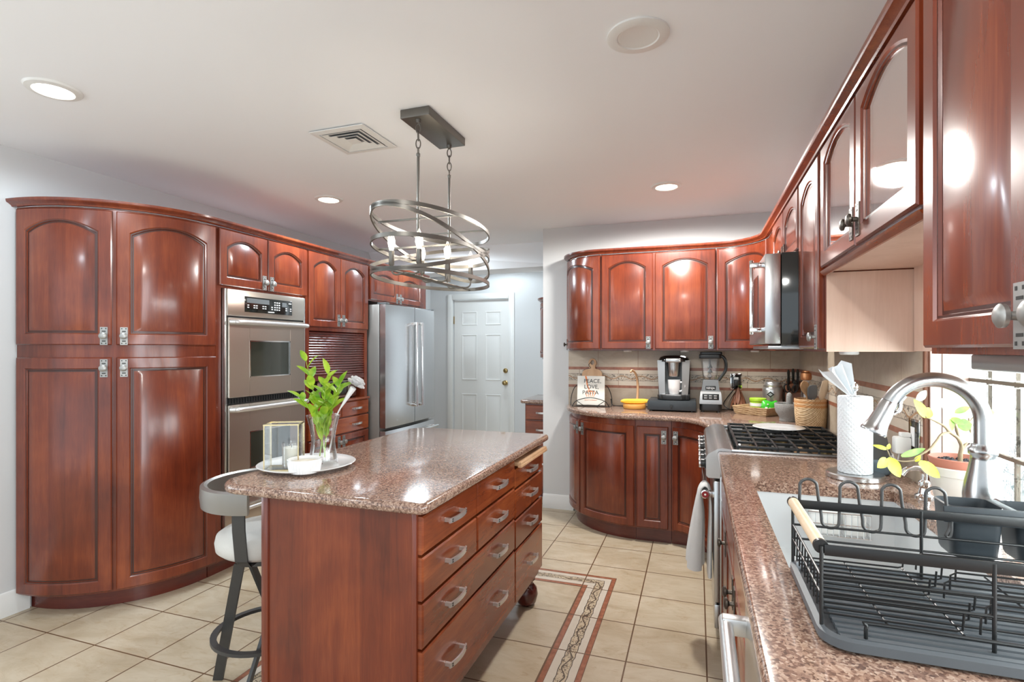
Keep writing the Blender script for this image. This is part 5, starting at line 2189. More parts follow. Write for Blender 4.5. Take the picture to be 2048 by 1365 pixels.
m.lathe((cx_, 4.29, z0 + 0.178), [(0.036, 0), (0.042, 0.008), (0.045, 0.060), (0.050, 0.115), (0.001, 0.115)], 28)
obj('brew_head', m, 'steel', t)
m = MB()
rows = []
for dz, sc in ((0.292, 1.0), (0.310, 1.0), (0.326, 0.90), (0.336, 0.70), (0.340, 0.30)):
    rows.append([(cx_ + 0.128 * sc * x, 4.365 + 0.128 * (sc if dz > 0.315 else 1) * y, z0 + dz) for x, y in [(cos(2 * pi * i / 28) * (abs(cos(2 * pi * i / 28)) ** -0.35 if abs(cos(2 * pi * i / 28)) > 0.2 else 1) * 0.90, sin(2 * pi * i / 28)) for i in range(28)]])
m.loft(rows)
lid = obj('lid', m, 'gloss', t, 40)
m = MB()
m.box(cx_ - 0.055, cx_ + 0.055, 4.235, 4.262, z0 + 0.286, z0 + 0.318, 0.006)
obj('lid_handle', m, 'steel', lid)
m = MB()
for i in range(4):
    m.lathe((cx_ - 0.030 + i * 0.020, 4.300, z0 + 0.331), [(0.006, 0), (0.006, 0.003), (0.001, 0.003)], 12)
obj('button_row', m, 'label', lid)
m = MB()
m.slab(rrect(cx_ - 0.098, cx_ + 0.098, 4.222, 4.30, (0.05, 0.05, 0.002, 0.002)), z0 + 0.001, z0 + 0.040, 0.006, 3)
m.mi = 1
m.slab(rrect(cx_ - 0.090, cx_ + 0.090, 4.228, 4.37, (0.045, 0.045, 0.002, 0.002)), z0 + 0.040, z0 + 0.044, 0.001, 1)
obj('drip_tray', m, ['black', 'steel'], t)
m = MB()
m.box(cx_ - 0.060, cx_ + 0.060, 4.340, 4.376, z0 + 0.040, z0 + 0.30)
obj('back_panel', m, 'grey', t, 0)
# mug
mx_, my_ = cx_ + 0.004, 4.285
t = thing('coffee_mug', (mx_, my_, z0 + 0.0445), 'white mug standing on the drip tray of the coffee maker', 'mug')
m = MB()
m.lathe((mx_, my_, z0 + 0.0445), [(0.032, 0), (0.036, 0.003), (0.045, 0.050), (0.048, 0.110), (0.045, 0.110), (0.042, 0.050), (0.033, 0.007), (0.001, 0.006)], 32)
obj('cup', m, 'ceramic', t, 50)
m = MB()
m.tube(smoothpath([(mx_ + 0.045, my_ - 0.006, z0 + 0.135), (mx_ + 0.072, my_ - 0.010, z0 + 0.132), (mx_ + 0.078, my_ - 0.012, z0 + 0.105), (mx_ + 0.066, my_ - 0.010, z0 + 0.078), (mx_ + 0.040, my_ - 0.006, z0 + 0.066)], 6), 0.0062, 10)
obj('handle', m, 'ceramic', t)

# blender
bx, by = 0.096, 4.32
t = thing('kitchen_blender', (bx, by, CT), 'black and silver countertop blender with a tall clear pitcher', 'blender')
m = MB()
m.slab(rrect(bx - 0.078, bx + 0.078, by - 0.075, by + 0.085, (0.03,) * 4), CT + 0.010, CT + 0.070, 0.006, 3)
for sx in (-0.055, 0.055):
    for sy in (-0.05, 0.06):
        m.lathe((bx + sx, by + sy, CT), [(0.012, 0), (0.010, 0.011)], 12)
obj('base', m, 'black', t)
m = MB()
m.loft([[(bx + sx * w, by + (sy * d_), CT + z) for sx, sy in ((-1, -1), (1, -1), (1, 1), (-1, 1))] for w, d_, z in ((0.079, 0.078, 0.062), (0.078, 0.078, 0.085), (0.072, 0.068, 0.150), (0.070, 0.066, 0.156))])
pn = obj('control_panel', m, 'silver', t, 20)
m = MB()
yy = by - 0.0775
m.box(bx - 0.058, bx + 0.058, yy - 0.001, yy + 0.012, CT + 0.092, CT + 0.138, 0.003)
bt = obj('button_panel', m, 'black', pn)
m = MB()
for i in range(3):
    for j in range(2):
        m.box(bx - 0.046 + i * 0.034, bx - 0.024 + i * 0.034, yy - 0.0022, yy, CT + 0.102 + j * 0.017, CT + 0.112 + j * 0.017, 0.001)
obj('buttons', m, 'silver', bt)
m = MB()
m.loft([[(bx + sx * w, by + sy * w, CT + z) for sx, sy in ((-1, -0.9), (1, -0.9), (1, 0.9), (-1, 0.9))] for w, z in ((0.066, 0.154), (0.060, 0.18), (0.054, 0.232), (0.050, 0.240))])
nk = obj('motor_collar', m, 'grey', t, 20)
m = MB()
m.box(bx - 0.036, bx + 0.036, by - 0.0575, by - 0.04, CT + 0.162, CT + 0.196, 0.003)
lg = obj('logo_plate', m, 'black', nk)
text_mesh('logo', 'NINJA', 0.022, Matrix.Translation((bx, by - 0.0580, CT + 0.179)) @ Matrix.Rotation(radians(90), 4, 'X'), 'label', lg)
m = MB()
m.loft([[(bx - 0.004 + sx * w, by + sy * w, CT + z) for sx, sy in ((-1, -0.8), (-0.8, -1), (0.8, -1), (1, -0.8), (1, 0.8), (0.8, 1), (-0.8, 1), (-1, 0.8))] for w, z in ((0.040, 0.236), (0.048, 0.26), (0.057, 0.31), (0.066, 0.405))])
pit = obj('pitcher', m, 'jar', t, 25)
m = MB()
m.cyl((bx - 0.004, by, CT + 0.242), (bx - 0.004, by, CT + 0.395), 0.007, 12)
for zz in (0.255, 0.29, 0.325):
    m.lathe((bx - 0.004, by, CT + zz), [(0.010, 0), (0.019, 0.006), (0.012, 0.020), (0.008, 0.03)], 14)
obj('blade_shaft', m, 'grey', pit)
m = MB()
m.slab(rrect(bx - 0.082, bx + 0.074, by - 0.072, by + 0.072, (0.02,) * 4), CT + 0.400, CT + 0.432, 0.005, 3)
m.slab(rrect(bx - 0.074, bx + 0.082, by - 0.040, by + 0.040, (0.015,) * 4), CT + 0.428, CT + 0.450, 0.005, 3)
obj('lid', m, 'black', t)
m = MB()
path = smoothpath([(bx + 0.060, by - 0.01, CT + 0.425), (bx + 0.092, by - 0.01, CT + 0.408), (bx + 0.108, by - 0.01, CT + 0.37), (bx + 0.106, by - 0.01, CT + 0.315), (bx + 0.084, by - 0.01, CT + 0.275), (bx + 0.056, by - 0.01, CT + 0.235)], 6)
m.tube(path, 0.0115, 10)
obj('handle', m, 'black', t)

# wall outlet behind, with plug and cord


def outlet(name, c, n, label, w=0.085, h=0.126):
    t = thing(name, c, label, 'outlet')
    u = Vector((-n[1], n[0], 0))
    N_ = Vector((n[0], n[1], 0))
    RT = Matrix(((u.x, N_.x, 0, c[0]), (u.y, N_.y, 0, c[1]), (0, 0, 1, c[2]), (0, 0, 0, 1)))
    m = MB()
    m.box(-w / 2, w / 2, 0, 0.004, -h / 2, h / 2, 0.002, mx=RT)
    obj('cover_plate', m, 'chrome', t)
    m = MB()
    m.box(-w / 2 + 0.008, w / 2 - 0.008, 0.0035, 0.006, -h / 2 + 0.008, h / 2 - 0.008, 0.001, mx=RT)
    f = obj('plate_face', m, 'gloss', t)
    m = MB()
    m.box(-0.017, 0.017, 0.0055, 0.0085, -0.034, 0.034, 0.001, mx=RT)
    obj('receptacle', m, 'label', f)
    return RT


RT = outlet('wall_outlet', (0.288, 4.522, 1.133), (0, -1), 'black and silver outlet plate on the back tiles right of the blender')
t = thing('blender_cord', (0.20, 4.46, CT), 'black power cord running from the back outlet down to the blender', 'cord')
m = MB()
m.box(0.272, 0.304, 4.485, 4.5135, 1.10, 1.15, 0.006)
obj('plug', m, 'black', t)
m = MB()
m.tube(smoothpath([(0.282, 4.488, 1.105), (0.265, 4.47, 1.07), (0.22, 4.455, 1.01), (0.195, 4.45, 0.96), (0.235, 4.44, 0.925), (0.27, 4.45, 0.919), (0.24, 4.475, 0.919), (0.19, 4.46, 0.919), (0.165, 4.42, 0.919)], 8), 0.0036, 8)
obj('cable', m, 'black', t)
m = MB()
m.tube(smoothpath([(-0.36, 4.47, 0.9195), (-0.46, 4.485, 0.9195), (-0.56, 4.475, 0.9195), (-0.66, 4.485, 0.9195), (-0.68, 4.50, 0.97)], 8), 0.0042, 8)
tag(obj('power_cord', m, 'black'), 'black cord lying along the wall between cookbook and coffee maker', 'cord')

# dried leaf bunch
t = thing('dried_leaf_bunch', (0.298, 4.442, CT), 'bunch of brown dried leaves tied at the top, beside the woven tray', 'dried leaves')
m = MB()
rl = random.Random(4)
for i in range(15):
    a = 2 * pi * i / 15
    top_ = Vector((0.298 + 0.008 * cos(a), 4.442 + 0.008 * sin(a), CT + 0.150 + 0.01 * (i % 3)))
    end = Vector((0.298 + (0.066 + 0.012 * (i % 2)) * cos(a), 4.442 + 0.060 * sin(a), CT + 0.012 + 0.012 * (i % 4)))
    leaf(m, top_, end - top_, Vector((cos(a), sin(a), 0.4)), (end - top_).length, 0.017, 0.06, 6)
obj('leaves', m, 'darkwood', t, 60)
m = MB()
m.lathe((0.298, 4.442, CT + 0.146), [(0.004, -0.008), (0.011, 0), (0.011, 0.010), (0.005, 0.022), (0.002, 0.034)], 14)
obj('tie', m, 'darkwood', t)

# woven square tray
TW = Matrix.Translation((0.432, 4.262, CT)) @ Matrix.Rotation(radians(52), 4, 'Z')
m = MB()


def sq(h, z):
    return [TW @ Vector((sx * h, sy * h, z)) for sx, sy in ((-1, -1), (1, -1), (1, 1), (-1, 1))]


m.loft([sq(0.118, 0.001), sq(0.124, 0.012), sq(0.134, 0.054), sq(0.136, 0.058), sq(0.132, 0.060), sq(0.128, 0.056), sq(0.118, 0.014), sq(0.002, 0.012)], True, True)
tag(obj('woven_tray', m, 'straw', None, 25), 'square woven straw tray holding a green tub and packet', 'tray')
t = thing('green_tub', (0.420, 4.277, CT + 0.0125), 'round lime green plastic tub with a white band in the woven tray', 'tub')
m = MB()
m.lathe((0.420, 4.277, CT + 0.0125), [(0.048, 0), (0.051, 0.004), (0.054, 0.080), (0.001, 0.080)], 32)
tb = obj('body', m, 'green', t)
m = MB()
m.lathe((0.420, 4.277, CT + 0.0125), [(0.0541, 0.082), (0.0575, 0.082), (0.0575, 0.098), (0.054, 0.102), (0.001, 0.102)], 32)
obj('lid', m, 'green', t)
m = MB()
m.lathe((0.420, 4.277, CT + 0.0125), [(0.0533, 0.045), (0.0545, 0.045), (0.0552, 0.068), (0.0540, 0.068)], 32, False)
obj('label_band', m, 'label', tb)
t = thing('green_packet', (0.492, 4.220, CT + 0.0125), 'crumpled bright green packet beside the green tub in the woven tray', 'packet')
m = MB()
rows = []
for i in range(9):
    f = i / 8
    row = []
    for j in range(9):
        g_ = j / 8
        th = 0.022 * sin(pi * f) ** 0.6 * sin(pi * g_) ** 0.6
        row.append((f, g_, th))
    rows.append(row)
TP = Matrix.Translation((0.492, 4.217, CT + 0.015)) @ Matrix.Rotation(radians(14), 4, 'Z') @ Matrix.Rotation(radians(-14), 4, 'X')
gf = [[m.v(TP @ Vector(((f - 0.5) * 0.105 + 0.004 * sin(9 * g_), -th - 0.002 * sin(14 * f + 8 * g_), g_ * 0.088 + 0.006 * sin(7 * f)))) for f, g_, th in row] for row in rows]
gb = [[m.v(TP @ Vector(((f - 0.5) * 0.105 + 0.004 * sin(9 * g_), th + 0.001, g_ * 0.088 + 0.006 * sin(7 * f)))) for f, g_, th in row] for row in rows]
for A in (gf, gb):
    for a, b in zip(A, A[1:]):
        for j in range(8):
            m.face([a[j], a[j + 1], b[j + 1], b[j]])
for k in range(8):
    m.face([gf[k][0], gf[k + 1][0], gb[k + 1][0], gb[k][0]])
    m.face([gf[k][8], gf[k + 1][8], gb[k + 1][8], gb[k][8]])
    m.face([gf[0][k], gf[0][k + 1], gb[0][k + 1], gb[0][k]])
    m.face([gf[8][k], gf[8][k + 1], gb[8][k + 1], gb[8][k]])
pk = obj('pouch', m, 'greenpack', t, 60)
m = MB()
for (a, b, sx, sz) in ((-0.030, 0.030, 0.016, 0.018), (-0.006, 0.024, 0.010, 0.020), (-0.018, 0.058, 0.010, 0.010)):
    m.box(a - sx / 2, a + sx / 2, -0.0255, -0.022, b - sz / 2, b + sz / 2, 0.001, mx=TP)
obj('printed_patch', m, 'label', pk)

# steel canister
kx, ky = 0.536, 4.444
t = thing('steel_canister', (kx, ky, CT), 'round brushed steel canister with a white label behind the woven tray', 'canister')
m = MB()
m.lathe((kx, ky, CT), [(0.064, 0), (0.068, 0.004), (0.070, 0.165), (0.068, 0.178), (0.062, 0.188), (0.001, 0.188)], 40)
b_ = obj('body', m, 'nickel', t, 45)
m = MB()
m.lathe((kx, ky, CT), [(0.062, 0.189), (0.064, 0.192), (0.064, 0.204), (0.058, 0.207), (0.058, 0.222), (0.055, 0.226), (0.001, 0.226)], 40)
obj('lid', m, 'nickel', t, 45)
m = MB()
L0 = []
for k in range(13):
    a = radians(-150 + 120 * k / 12)
    dip = 0.118 - 0.055 * cos(radians(-60 + 120 * k / 12)) ** 2 * 0.9
    L0.append([(kx + 0.0708 * cos(a), ky + 0.0708 * sin(a), CT + z) for z in (0.012, dip)])
for a, b in zip(L0, L0[1:]):
    q = [m.v(p) for p in (a[0], b[0], b[1], a[1])]
    m.face(q)
lb = obj('label', m, 'label', b_, 60)
lb['label'] = 'white paper label with a curved top edge'
m = MB()
DR = Matrix.Translation((kx - 0.022, ky - 0.0705, CT + 0.135)) @ Matrix.Rotation(radians(-17), 4, 'Z')
m.loft([[DR @ Vector((x, y, z)) for x, z in ((0, -0.022), (0.026, 0), (0, 0.022), (-0.026, 0))] for y in (0.008, -0.002)])
m.mi = 1
m.loft([[DR @ Vector((x, y, z)) for x, z in ((0, -0.012), (0.014, 0), (0, 0.012), (-0.014, 0))] for y in (-0.002, -0.0026)])
obj('diamond_emblem', m, ['ink', 'silver'], b_, 0)
m = MB()
for k in range(5):
    m.box(-0.042 + k * 0.014, -0.031 + k * 0.014, -0.001, 0.004, -0.058, -0.049, mx=DR)
    m.box(-0.030 + k * 0.014, -0.020 + k * 0.014, -0.001, 0.004, -0.074, -0.066, mx=DR)
obj('label_print', m, 'ink', lb, 0)

# knife block
t = thing('knife_block', (0.668, 4.43, CT), 'red brown wooden knife block with black knives and scissors', 'knife block')
TKn = Matrix.Translation((0.668, 4.40, CT)) @ Matrix.Rotation(radians(-10), 4, 'Z')
m = MB()
m.loft([[TKn @ Vector((x, y, z)) for y, z in ((-0.055, 0), (0.075, 0), (0.085, 0.10), (0.055, 0.235), (-0.030, 0.150))] for x in (-0.050, 0.050)])
obj('block', m, 'darkwood', t, 0)
kn = 0
for i, (x, f) in enumerate(((-0.032, 0.25), (-0.030, 0.75), (0.0, 0.85), (0.030, 0.30), (0.030, 0.80), (0.012, 0.12))):
    p = Vector((x, -0.030 + 0.085 * f, 0.150 + 0.085 * f))
    d_ = Vector((0, -0.45, 0.9)).normalized()
    m = MB()
    hl = 0.115 if f > 0.5 else 0.095
    path = [TKn @ (p + d_ * q) for q in (-0.005, 0.02, 0.06, hl - 0.02, hl)]
    m.tube(path, [0.007, 0.009, 0.0085, 0.0105, 0.006], 10)
    k_ = tag(obj('kitchen_knife', m, 'black', None, 50), 'black handled knife in the wooden knife block', 'knife', 'knives in the wooden block')
t = thing('kitchen_scissors', tuple(TKn @ Vector((-0.01, -0.03, 0.15))), 'black handled scissors with loop grips at the front of the knife block', 'scissors')
for sg in (-1, 1):
    m = MB()
    c_ = TKn @ Vector((-0.012 + sg * 0.026, -0.062, 0.185))
    pts = [c_ + Vector((0.018 * cos(2 * pi * i / 18) + sg * 0.006 * sin(2 * pi * i / 18), -0.012 * sin(2 * pi * i / 18), 0.030 * sin(2 * pi * i / 18))) for i in range(18)]
    m.tube(pts, 0.0055, 8, True)
    obj('grip', m, 'black', t)
m = MB()
m.tube([TKn @ Vector((-0.012, -0.030, 0.142)), TKn @ Vector((-0.012, -0.052, 0.168))], 0.006, 8)
obj('pivot', m, 'steel', t)

# mortar and pestle
mx_, my_ = 0.563, 3.905
m = MB()
m.lathe((mx_, my_, CT), [(0.050, 0), (0.053, 0.004), (0.051, 0.020), (0.054, 0.030), (0.074, 0.060), (0.080, 0.085), (0.082, 0.112), (0.079, 0.117), (0.072, 0.114), (0.066, 0.080), (0.045, 0.045), (0.001, 0.036)], 40)
tag(obj('stone_mortar', m, 'stone', None, 50), 'grey rough stone mortar beside the woven basket', 'mortar')
m = MB()
p0, p1 = Vector((mx_ + 0.010, my_ - 0.01, CT + 0.052)), Vector((mx_ + 0.002, my_ - 0.035, CT + 0.188))
m.tube([p0 + (p1 - p0) * f for f in (0, 0.06, 0.2, 0.5, 0.8, 0.93, 1.0)], [0.010, 0.020, 0.024, 0.021, 0.0185, 0.0155, 0.006], 18)
tag(obj('stone_pestle', m, 'stone', None, 60), 'grey stone pestle leaning in the mortar', 'pestle')

# utensil basket
qx, qy = 0.648, 3.640
m = MB()
m.lathe((qx, qy, CT), [(0.076, 0), (0.080, 0.004), (0.088, 0.085), (0.090, 0.165), (0.089, 0.172), (0.085, 0.172), (0.083, 0.165), (0.081, 0.085), (0.073, 0.010), (0.001, 0.009)], 48)
tag(obj('utensil_basket', m, 'basket', None, 50), 'round woven straw basket full of kitchen utensils beside the gas range', 'basket')


def utensil(name, label, pts, rad, head=None, mat='spoonwood'):
    """pts along the handle; head: list of (along, width, thick) from the handle end"""
    pts = [Vector(p) for p in pts]
    t = thing(name, tuple(pts[0]), label, 'utensil', 'utensils in the woven basket')
    m = MB()
    m.tube(pts, rad, 8)
    obj('handle', m, mat if not isinstance(mat, tuple) else mat[0], t)
    if head:
        d_ = (pts[-1] - pts[-2]).normalized()
        s_ = Vector((0.945, 0.326, 0))
        s_ = (s_ - d_ * s_.dot(d_)).normalized()
        n_ = d_.cross(s_)
        m = MB()
        loops = []
        for al, w, th in head:
            c = pts[-1] + d_ * al
            loops.append([c + s_ * (w * cos(2 * pi * k / 16)) + n_ * (th * sin(2 * pi * k / 16)) for k in range(16)])
        m.loft(loops)
        obj('head', m, mat if not isinstance(mat, tuple) else mat[1], t, 50)


utensil('wooden_spoon', 'wooden spoon with a round bowl leaning left in the woven basket',
        [(qx + 0.01, qy - 0.02, CT + 0.02), (qx - 0.032, qy - 0.055, CT + 0.20)], 0.0055,
        [(-0.01, 0.005, 0.005), (0.01, 0.014, 0.006), (0.035, 0.026, 0.007), (0.06, 0.027, 0.007), (0.078, 0.018, 0.006), (0.086, 0.003, 0.002)])
utensil('silicone_spatula', 'grey spatula with a rounded blade in the middle of the woven basket',
        [(qx + 0.01, qy, CT + 0.02), (qx + 0.000, qy - 0.050, CT + 0.175)], 0.005,
        [(-0.01, 0.005, 0.004), (0.005, 0.026, 0.004), (0.03, 0.030, 0.0035), (0.07, 0.030, 0.003), (0.085, 0.022, 0.0025), (0.088, 0.004, 0.002)], ('label', 'rubber'))
utensil('wooden_turner', 'flat pale wooden turner leaning right in the woven basket',
        [(qx + 0.005, qy - 0.035, CT + 0.02), (qx + 0.046, qy - 0.045, CT + 0.175)], 0.0065,
        [(-0.01, 0.006, 0.005), (0.01, 0.018, 0.005), (0.05, 0.025, 0.004), (0.105, 0.026, 0.003), (0.115, 0.012, 0.002)], 'lightwood')
utensil('wooden_paddle', 'brown wooden paddle spoon at the right rim of the woven basket',
        [(qx + 0.02, qy + 0.03, CT + 0.02), (qx + 0.060, qy + 0.020, CT + 0.19)], 0.006,
        [(-0.01, 0.006, 0.005), (0.02, 0.016, 0.005), (0.06, 0.018, 0.004), (0.085, 0.010, 0.003), (0.09, 0.002, 0.002)], 'spoonwood')
t = thing('glass_bottle', (qx - 0.005, qy + 0.11, CT), 'clear bottle with a copper coloured stopper behind the woven basket', 'bottle')
m = MB()
m.lathe((qx - 0.005, qy + 0.12, CT), [(0.028, 0), (0.030, 0.006), (0.030, 0.19), (0.024, 0.22), (0.016, 0.24), (0.016, 0.275), (0.001, 0.275)], 28)
obj('body', m, 'jar', t)
m = MB()
m.lathe((qx - 0.005, qy + 0.12, CT + 0.2755), [(0.017, 0), (0.030, 0.004), (0.033, 0.020), (0.030, 0.046), (0.020, 0.052), (0.020, 0.060), (0.001, 0.062)], 24)
obj('stopper', m, 'copper', t)

# plate on the range
m = MB()
m.lathe((0.425, 3.27, 0.9425), [(0.080, 0.0), (0.085, 0.003), (0.128, 0.012), (0.132, 0.015), (0.129, 0.017), (0.085, 0.007), (0.001, 0.006)], 48)
tag(obj('dinner_plate', m, 'ceramic', None, 50), 'white plate resting on the black grates of the gas range', 'plate')

# ------------------------------------------------------------------ faucet and soap pump
fx, fy = 0.670, 1.637
t = thing('kitchen_faucet', (fx, fy, CT), 'brushed nickel gooseneck faucet with pull-down spray head behind the sink', 'faucet')
m = MB()
m.lathe((fx, fy, CT), [(0.031, 0), (0.032, 0.010), (0.036, 0.045), (0.040, 0.085), (0.0405, 0.110), (0.037, 0.140), (0.030, 0.170), (0.0255, 0.195), (0.0245, 0.206), (0.029, 0.210), (0.030, 0.222), (0.024, 0.228), (0.0225, 0.236)], 40)
m.tube(smoothpath([(fx, fy - 0.005, CT + 0.088), (fx + 0.002, fy - 0.040, CT + 0.086), (fx + 0.004, fy - 0.072, CT + 0.092)], 6), [0.034, 0.033, 0.032, 0.030, 0.028, 0.026, 0.025, 0.0245, 0.024, 0.024, 0.024, 0.024, 0.024], 24)
obj('body', m, 'satin', t, 60)
m = MB()
path = [Vector((fx, fy, CT + 0.228)), Vector((fx, fy, CT + 0.26))]
AC = (0.567, 1.205)
for i in range(25):
    a = radians(155 * i / 24)
    path.append(Vector((AC[0] + 0.103 * cos(a), fy, AC[1] + 0.103 * sin(a))))
m.tube(path, 0.0185, 24)
obj('spout', m, 'satin', t, 60)
m = MB()
e0 = path[-1]
d_ = Vector((-sin(radians(155)), 0, cos(radians(155))))
m.tube([e0 + d_ * q for q in (0.0, 0.002, 0.03, 0.060, 0.078, 0.084, 0.090)], [0.0192, 0.0200, 0.0215, 0.0240, 0.0280, 0.0315, 0.0300], 28)
sp = obj('spray_head', m, 'satin', t, 50)
m = MB()
q0 = e0 + d_ * 0.035 + Vector((0.020, -0.008, 0))
m.tube(smoothpath([q0, q0 + Vector((0.014, -0.002, 0.012)), q0 + Vector((0.016, -0.002, 0.032)), q0 + Vector((0.026, -0.003, 0.048))], 5), 0.0042, 10)
obj('spray_switch', m, 'chrome', sp)
m = MB()
hb = Vector((fx + 0.004, fy - 0.078, CT + 0.094))
m.lathe(hb, [(0.026, 0.0), (0.027, -0.004), (0.026, 0.016), (0.018, 0.022), (0.001, 0.023)], 28, True, (0.05, -1, 0.08))
m.tube([hb + Vector((0.0, -0.008, 0)), hb + Vector((-0.045, -0.014, 0.005)), hb + Vector((-0.072, -0.018, 0.008))], [0.0125, 0.012, 0.0135], 18)
obj('lever', m, 'chrome', t, 50)

t = thing('soap_dispenser', (0.682, 2.035, CT), 'nickel soap pump with curved spout by the sink corner', 'soap dispenser')
m = MB()
m.lathe((0.682, 2.035, CT), [(0.025, 0), (0.026, 0.006), (0.017, 0.012), (0.013, 0.030), (0.016, 0.036), (0.016, 0.050), (0.008, 0.056)], 24)
obj('base', m, 'chrome', t)
m = MB()
m.tube(smoothpath([(0.682, 2.035, CT + 0.05), (0.680, 2.033, CT + 0.078), (0.662, 2.030, CT + 0.092), (0.632, 2.026, CT + 0.086), (0.618, 2.024, CT + 0.068)], 6), 0.0085, 12)
obj('spout', m, 'chrome', t)

# paper towel
hx, hy = 0.546, 2.262
t = thing('paper_towel_holder', (hx, hy, CT), 'steel paper towel holder with a weighted round base', 'holder')
m = MB()
m.lathe((hx, hy, CT), [(0.090, 0), (0.093, 0.003), (0.093, 0.016), (0.089, 0.020), (0.001, 0.021)], 56)
obj('base', m, 'steel', t)
m = MB()
m.cyl((hx, hy, CT + 0.018), (hx, hy, CT + 0.318), 0.006, 12)
m.lathe((hx, hy, CT + 0.316), [(0.006, 0), (0.013, 0.008), (0.015, 0.018), (0.010, 0.030), (0.001, 0.034)], 18)
obj('rod', m, 'chrome', t)


def towel_mat():
    m, nt, b = newmat('quilted_paper')
    g = G(nt)
    p = g.pos()
    x, y, z = g.xyz(p)
    u = g.m('MULTIPLY', g.m('ARCTAN2', g.m('SUBTRACT', y, hy), g.m('SUBTRACT', x, hx)), 0.055)
    a = g.m('ABSOLUTE', g.m('SINE', g.m('MULTIPLY', g.m('ADD', u, z), 190.0)))
    c = g.m('ABSOLUTE', g.m('SINE', g.m('MULTIPLY', g.m('SUBTRACT', u, z), 190.0)))
    big = g.m('ABSOLUTE', g.m('SINE', g.m('MULTIPLY', g.m('ADD', u, z), 42.0)))
    b.inputs['Base Color'].default_value = (0.74, 0.76, 0.78, 1)
    b.inputs['Roughness'].default_value = 0.9
    bp = g.n('ShaderNodeBump')
    bp.inputs['Strength'].default_value = 0.55
    bp.inputs['Distance'].default_value = 0.003
    g.L(g.m('MULTIPLY', g.m('MULTIPLY', a, c), g.m('ADD', big, 0.3)), bp.inputs['Height'])
    g.L(bp.outputs[0], b.inputs['Normal'])
    return m


M['quilt'] = towel_mat()
t = thing('paper_towel_roll', (hx, hy, CT + 0.0215), 'white quilted paper towel roll with a loose sheet sticking up', 'paper towel')
m = MB()
m.lathe((hx, hy, CT + 0.0215), [(0.020, 0.0), (0.053, 0), (0.0555, 0.003), (0.0555, 0.273), (0.053, 0.277), (0.020, 0.277), (0.0195, 0.27), (0.0195, 0.005)], 56, False)
obj('roll', m, 'quilt', t, 50)
m = MB()
b0 = Vector((hx, hy, CT + 0.285))
rows = []
for i in range(7):
    f = i / 6
    row = []
    for j in range(11):
        g_ = j / 10 - 0.5
        wz = 0.030 + 0.075 * f
        fold = 0.022 * (0.25 + f) * (1 if j % 4 < 2 else -1) * (0.7 if j % 2 else 1)
        p = b0 + RV * (-0.012 - 0.062 * f + g_ * wz * 0.85) + FV * fold + Vector((0, 0, 0.018 + 0.098 * f + g_ * 0.035 * f + (0.014 if (j % 3 == 0 and i == 6) else 0)))
        row.append(m.v(p))
    rows.append(row)
for r0, r1 in zip(rows, rows[1:]):
    for j in range(10):
        m.face([r0[j], r0[j + 1], r1[j + 1], r1[j]])
obj('loose_sheet', m, 'paper', t, 25)

# small smart display behind the roll
t = thing('smart_display', (0.650, 2.375, CT), 'small slanted grey display with a blue grey fabric base behind the paper towel roll', 'display')
m = MB()
m.slab(rrect(0.604, 0.684, 2.330, 2.430, (0.025,) * 4), CT, CT + 0.055, 0.010, 3)
obj('fabric_base', m, 'blue', t, 50)
TD = Matrix.Translation((0.642, 2.352, CT + 0.050)) @ Matrix.Rotation(radians(19), 4, 'Z') @ Matrix.Rotation(radians(-20), 4, 'X')
m = MB()
m.box(-0.055, 0.055, -0.004, 0.008, -0.006, 0.125, 0.004, mx=TD)
sc_ = obj('screen', m, 'grey', t)
text_mesh('clock_digit', '6', 0.040, TD @ Matrix.Translation((-0.034, -0.0046, 0.080)) @ Matrix.Rotation(radians(90), 4, 'X'), 'display', sc_)

# outlet on the right wall with charger and coiled white cable
outlet('wall_outlet', (0.7305, 2.262, 1.075), (-1, 0), 'black and silver outlet plate on the right wall tiles beside the window', 0.100, 0.125)
t = thing('charger', (0.70, 2.283, 1.0), 'white plug charger in the right wall outlet with a coiled white cable', 'charger')
m = MB()
m.box(0.672, 0.7215, 2.262, 2.304, 1.010, 1.070, 0.006)
m.box(0.690, 0.7215, 2.268, 2.296, 1.070, 1.086, 0.003)
obj('adapter', m, 'white', t)
m = MB()
pts = [(0.690, 2.285, 1.010), (0.688, 2.30, 0.965), (0.690, 2.34, 0.935)]
for i in range(34):
    a = i * 0.62
    pts.append((0.694 + 0.006 * sin(i), 2.375 + 0.045 * cos(a) - 0.004 * i / 10, 0.958 + 0.030 * sin(a) * (1 - i / 70) + 0.008 * cos(a)))
pts += [(0.690, 2.43, 0.930), (0.675, 2.45, 0.925), (0.660, 2.432, 0.935)]
m.tube(smoothpath(pts, 3), 0.0024, 6)
obj('cable', m, 'white', t, 60)

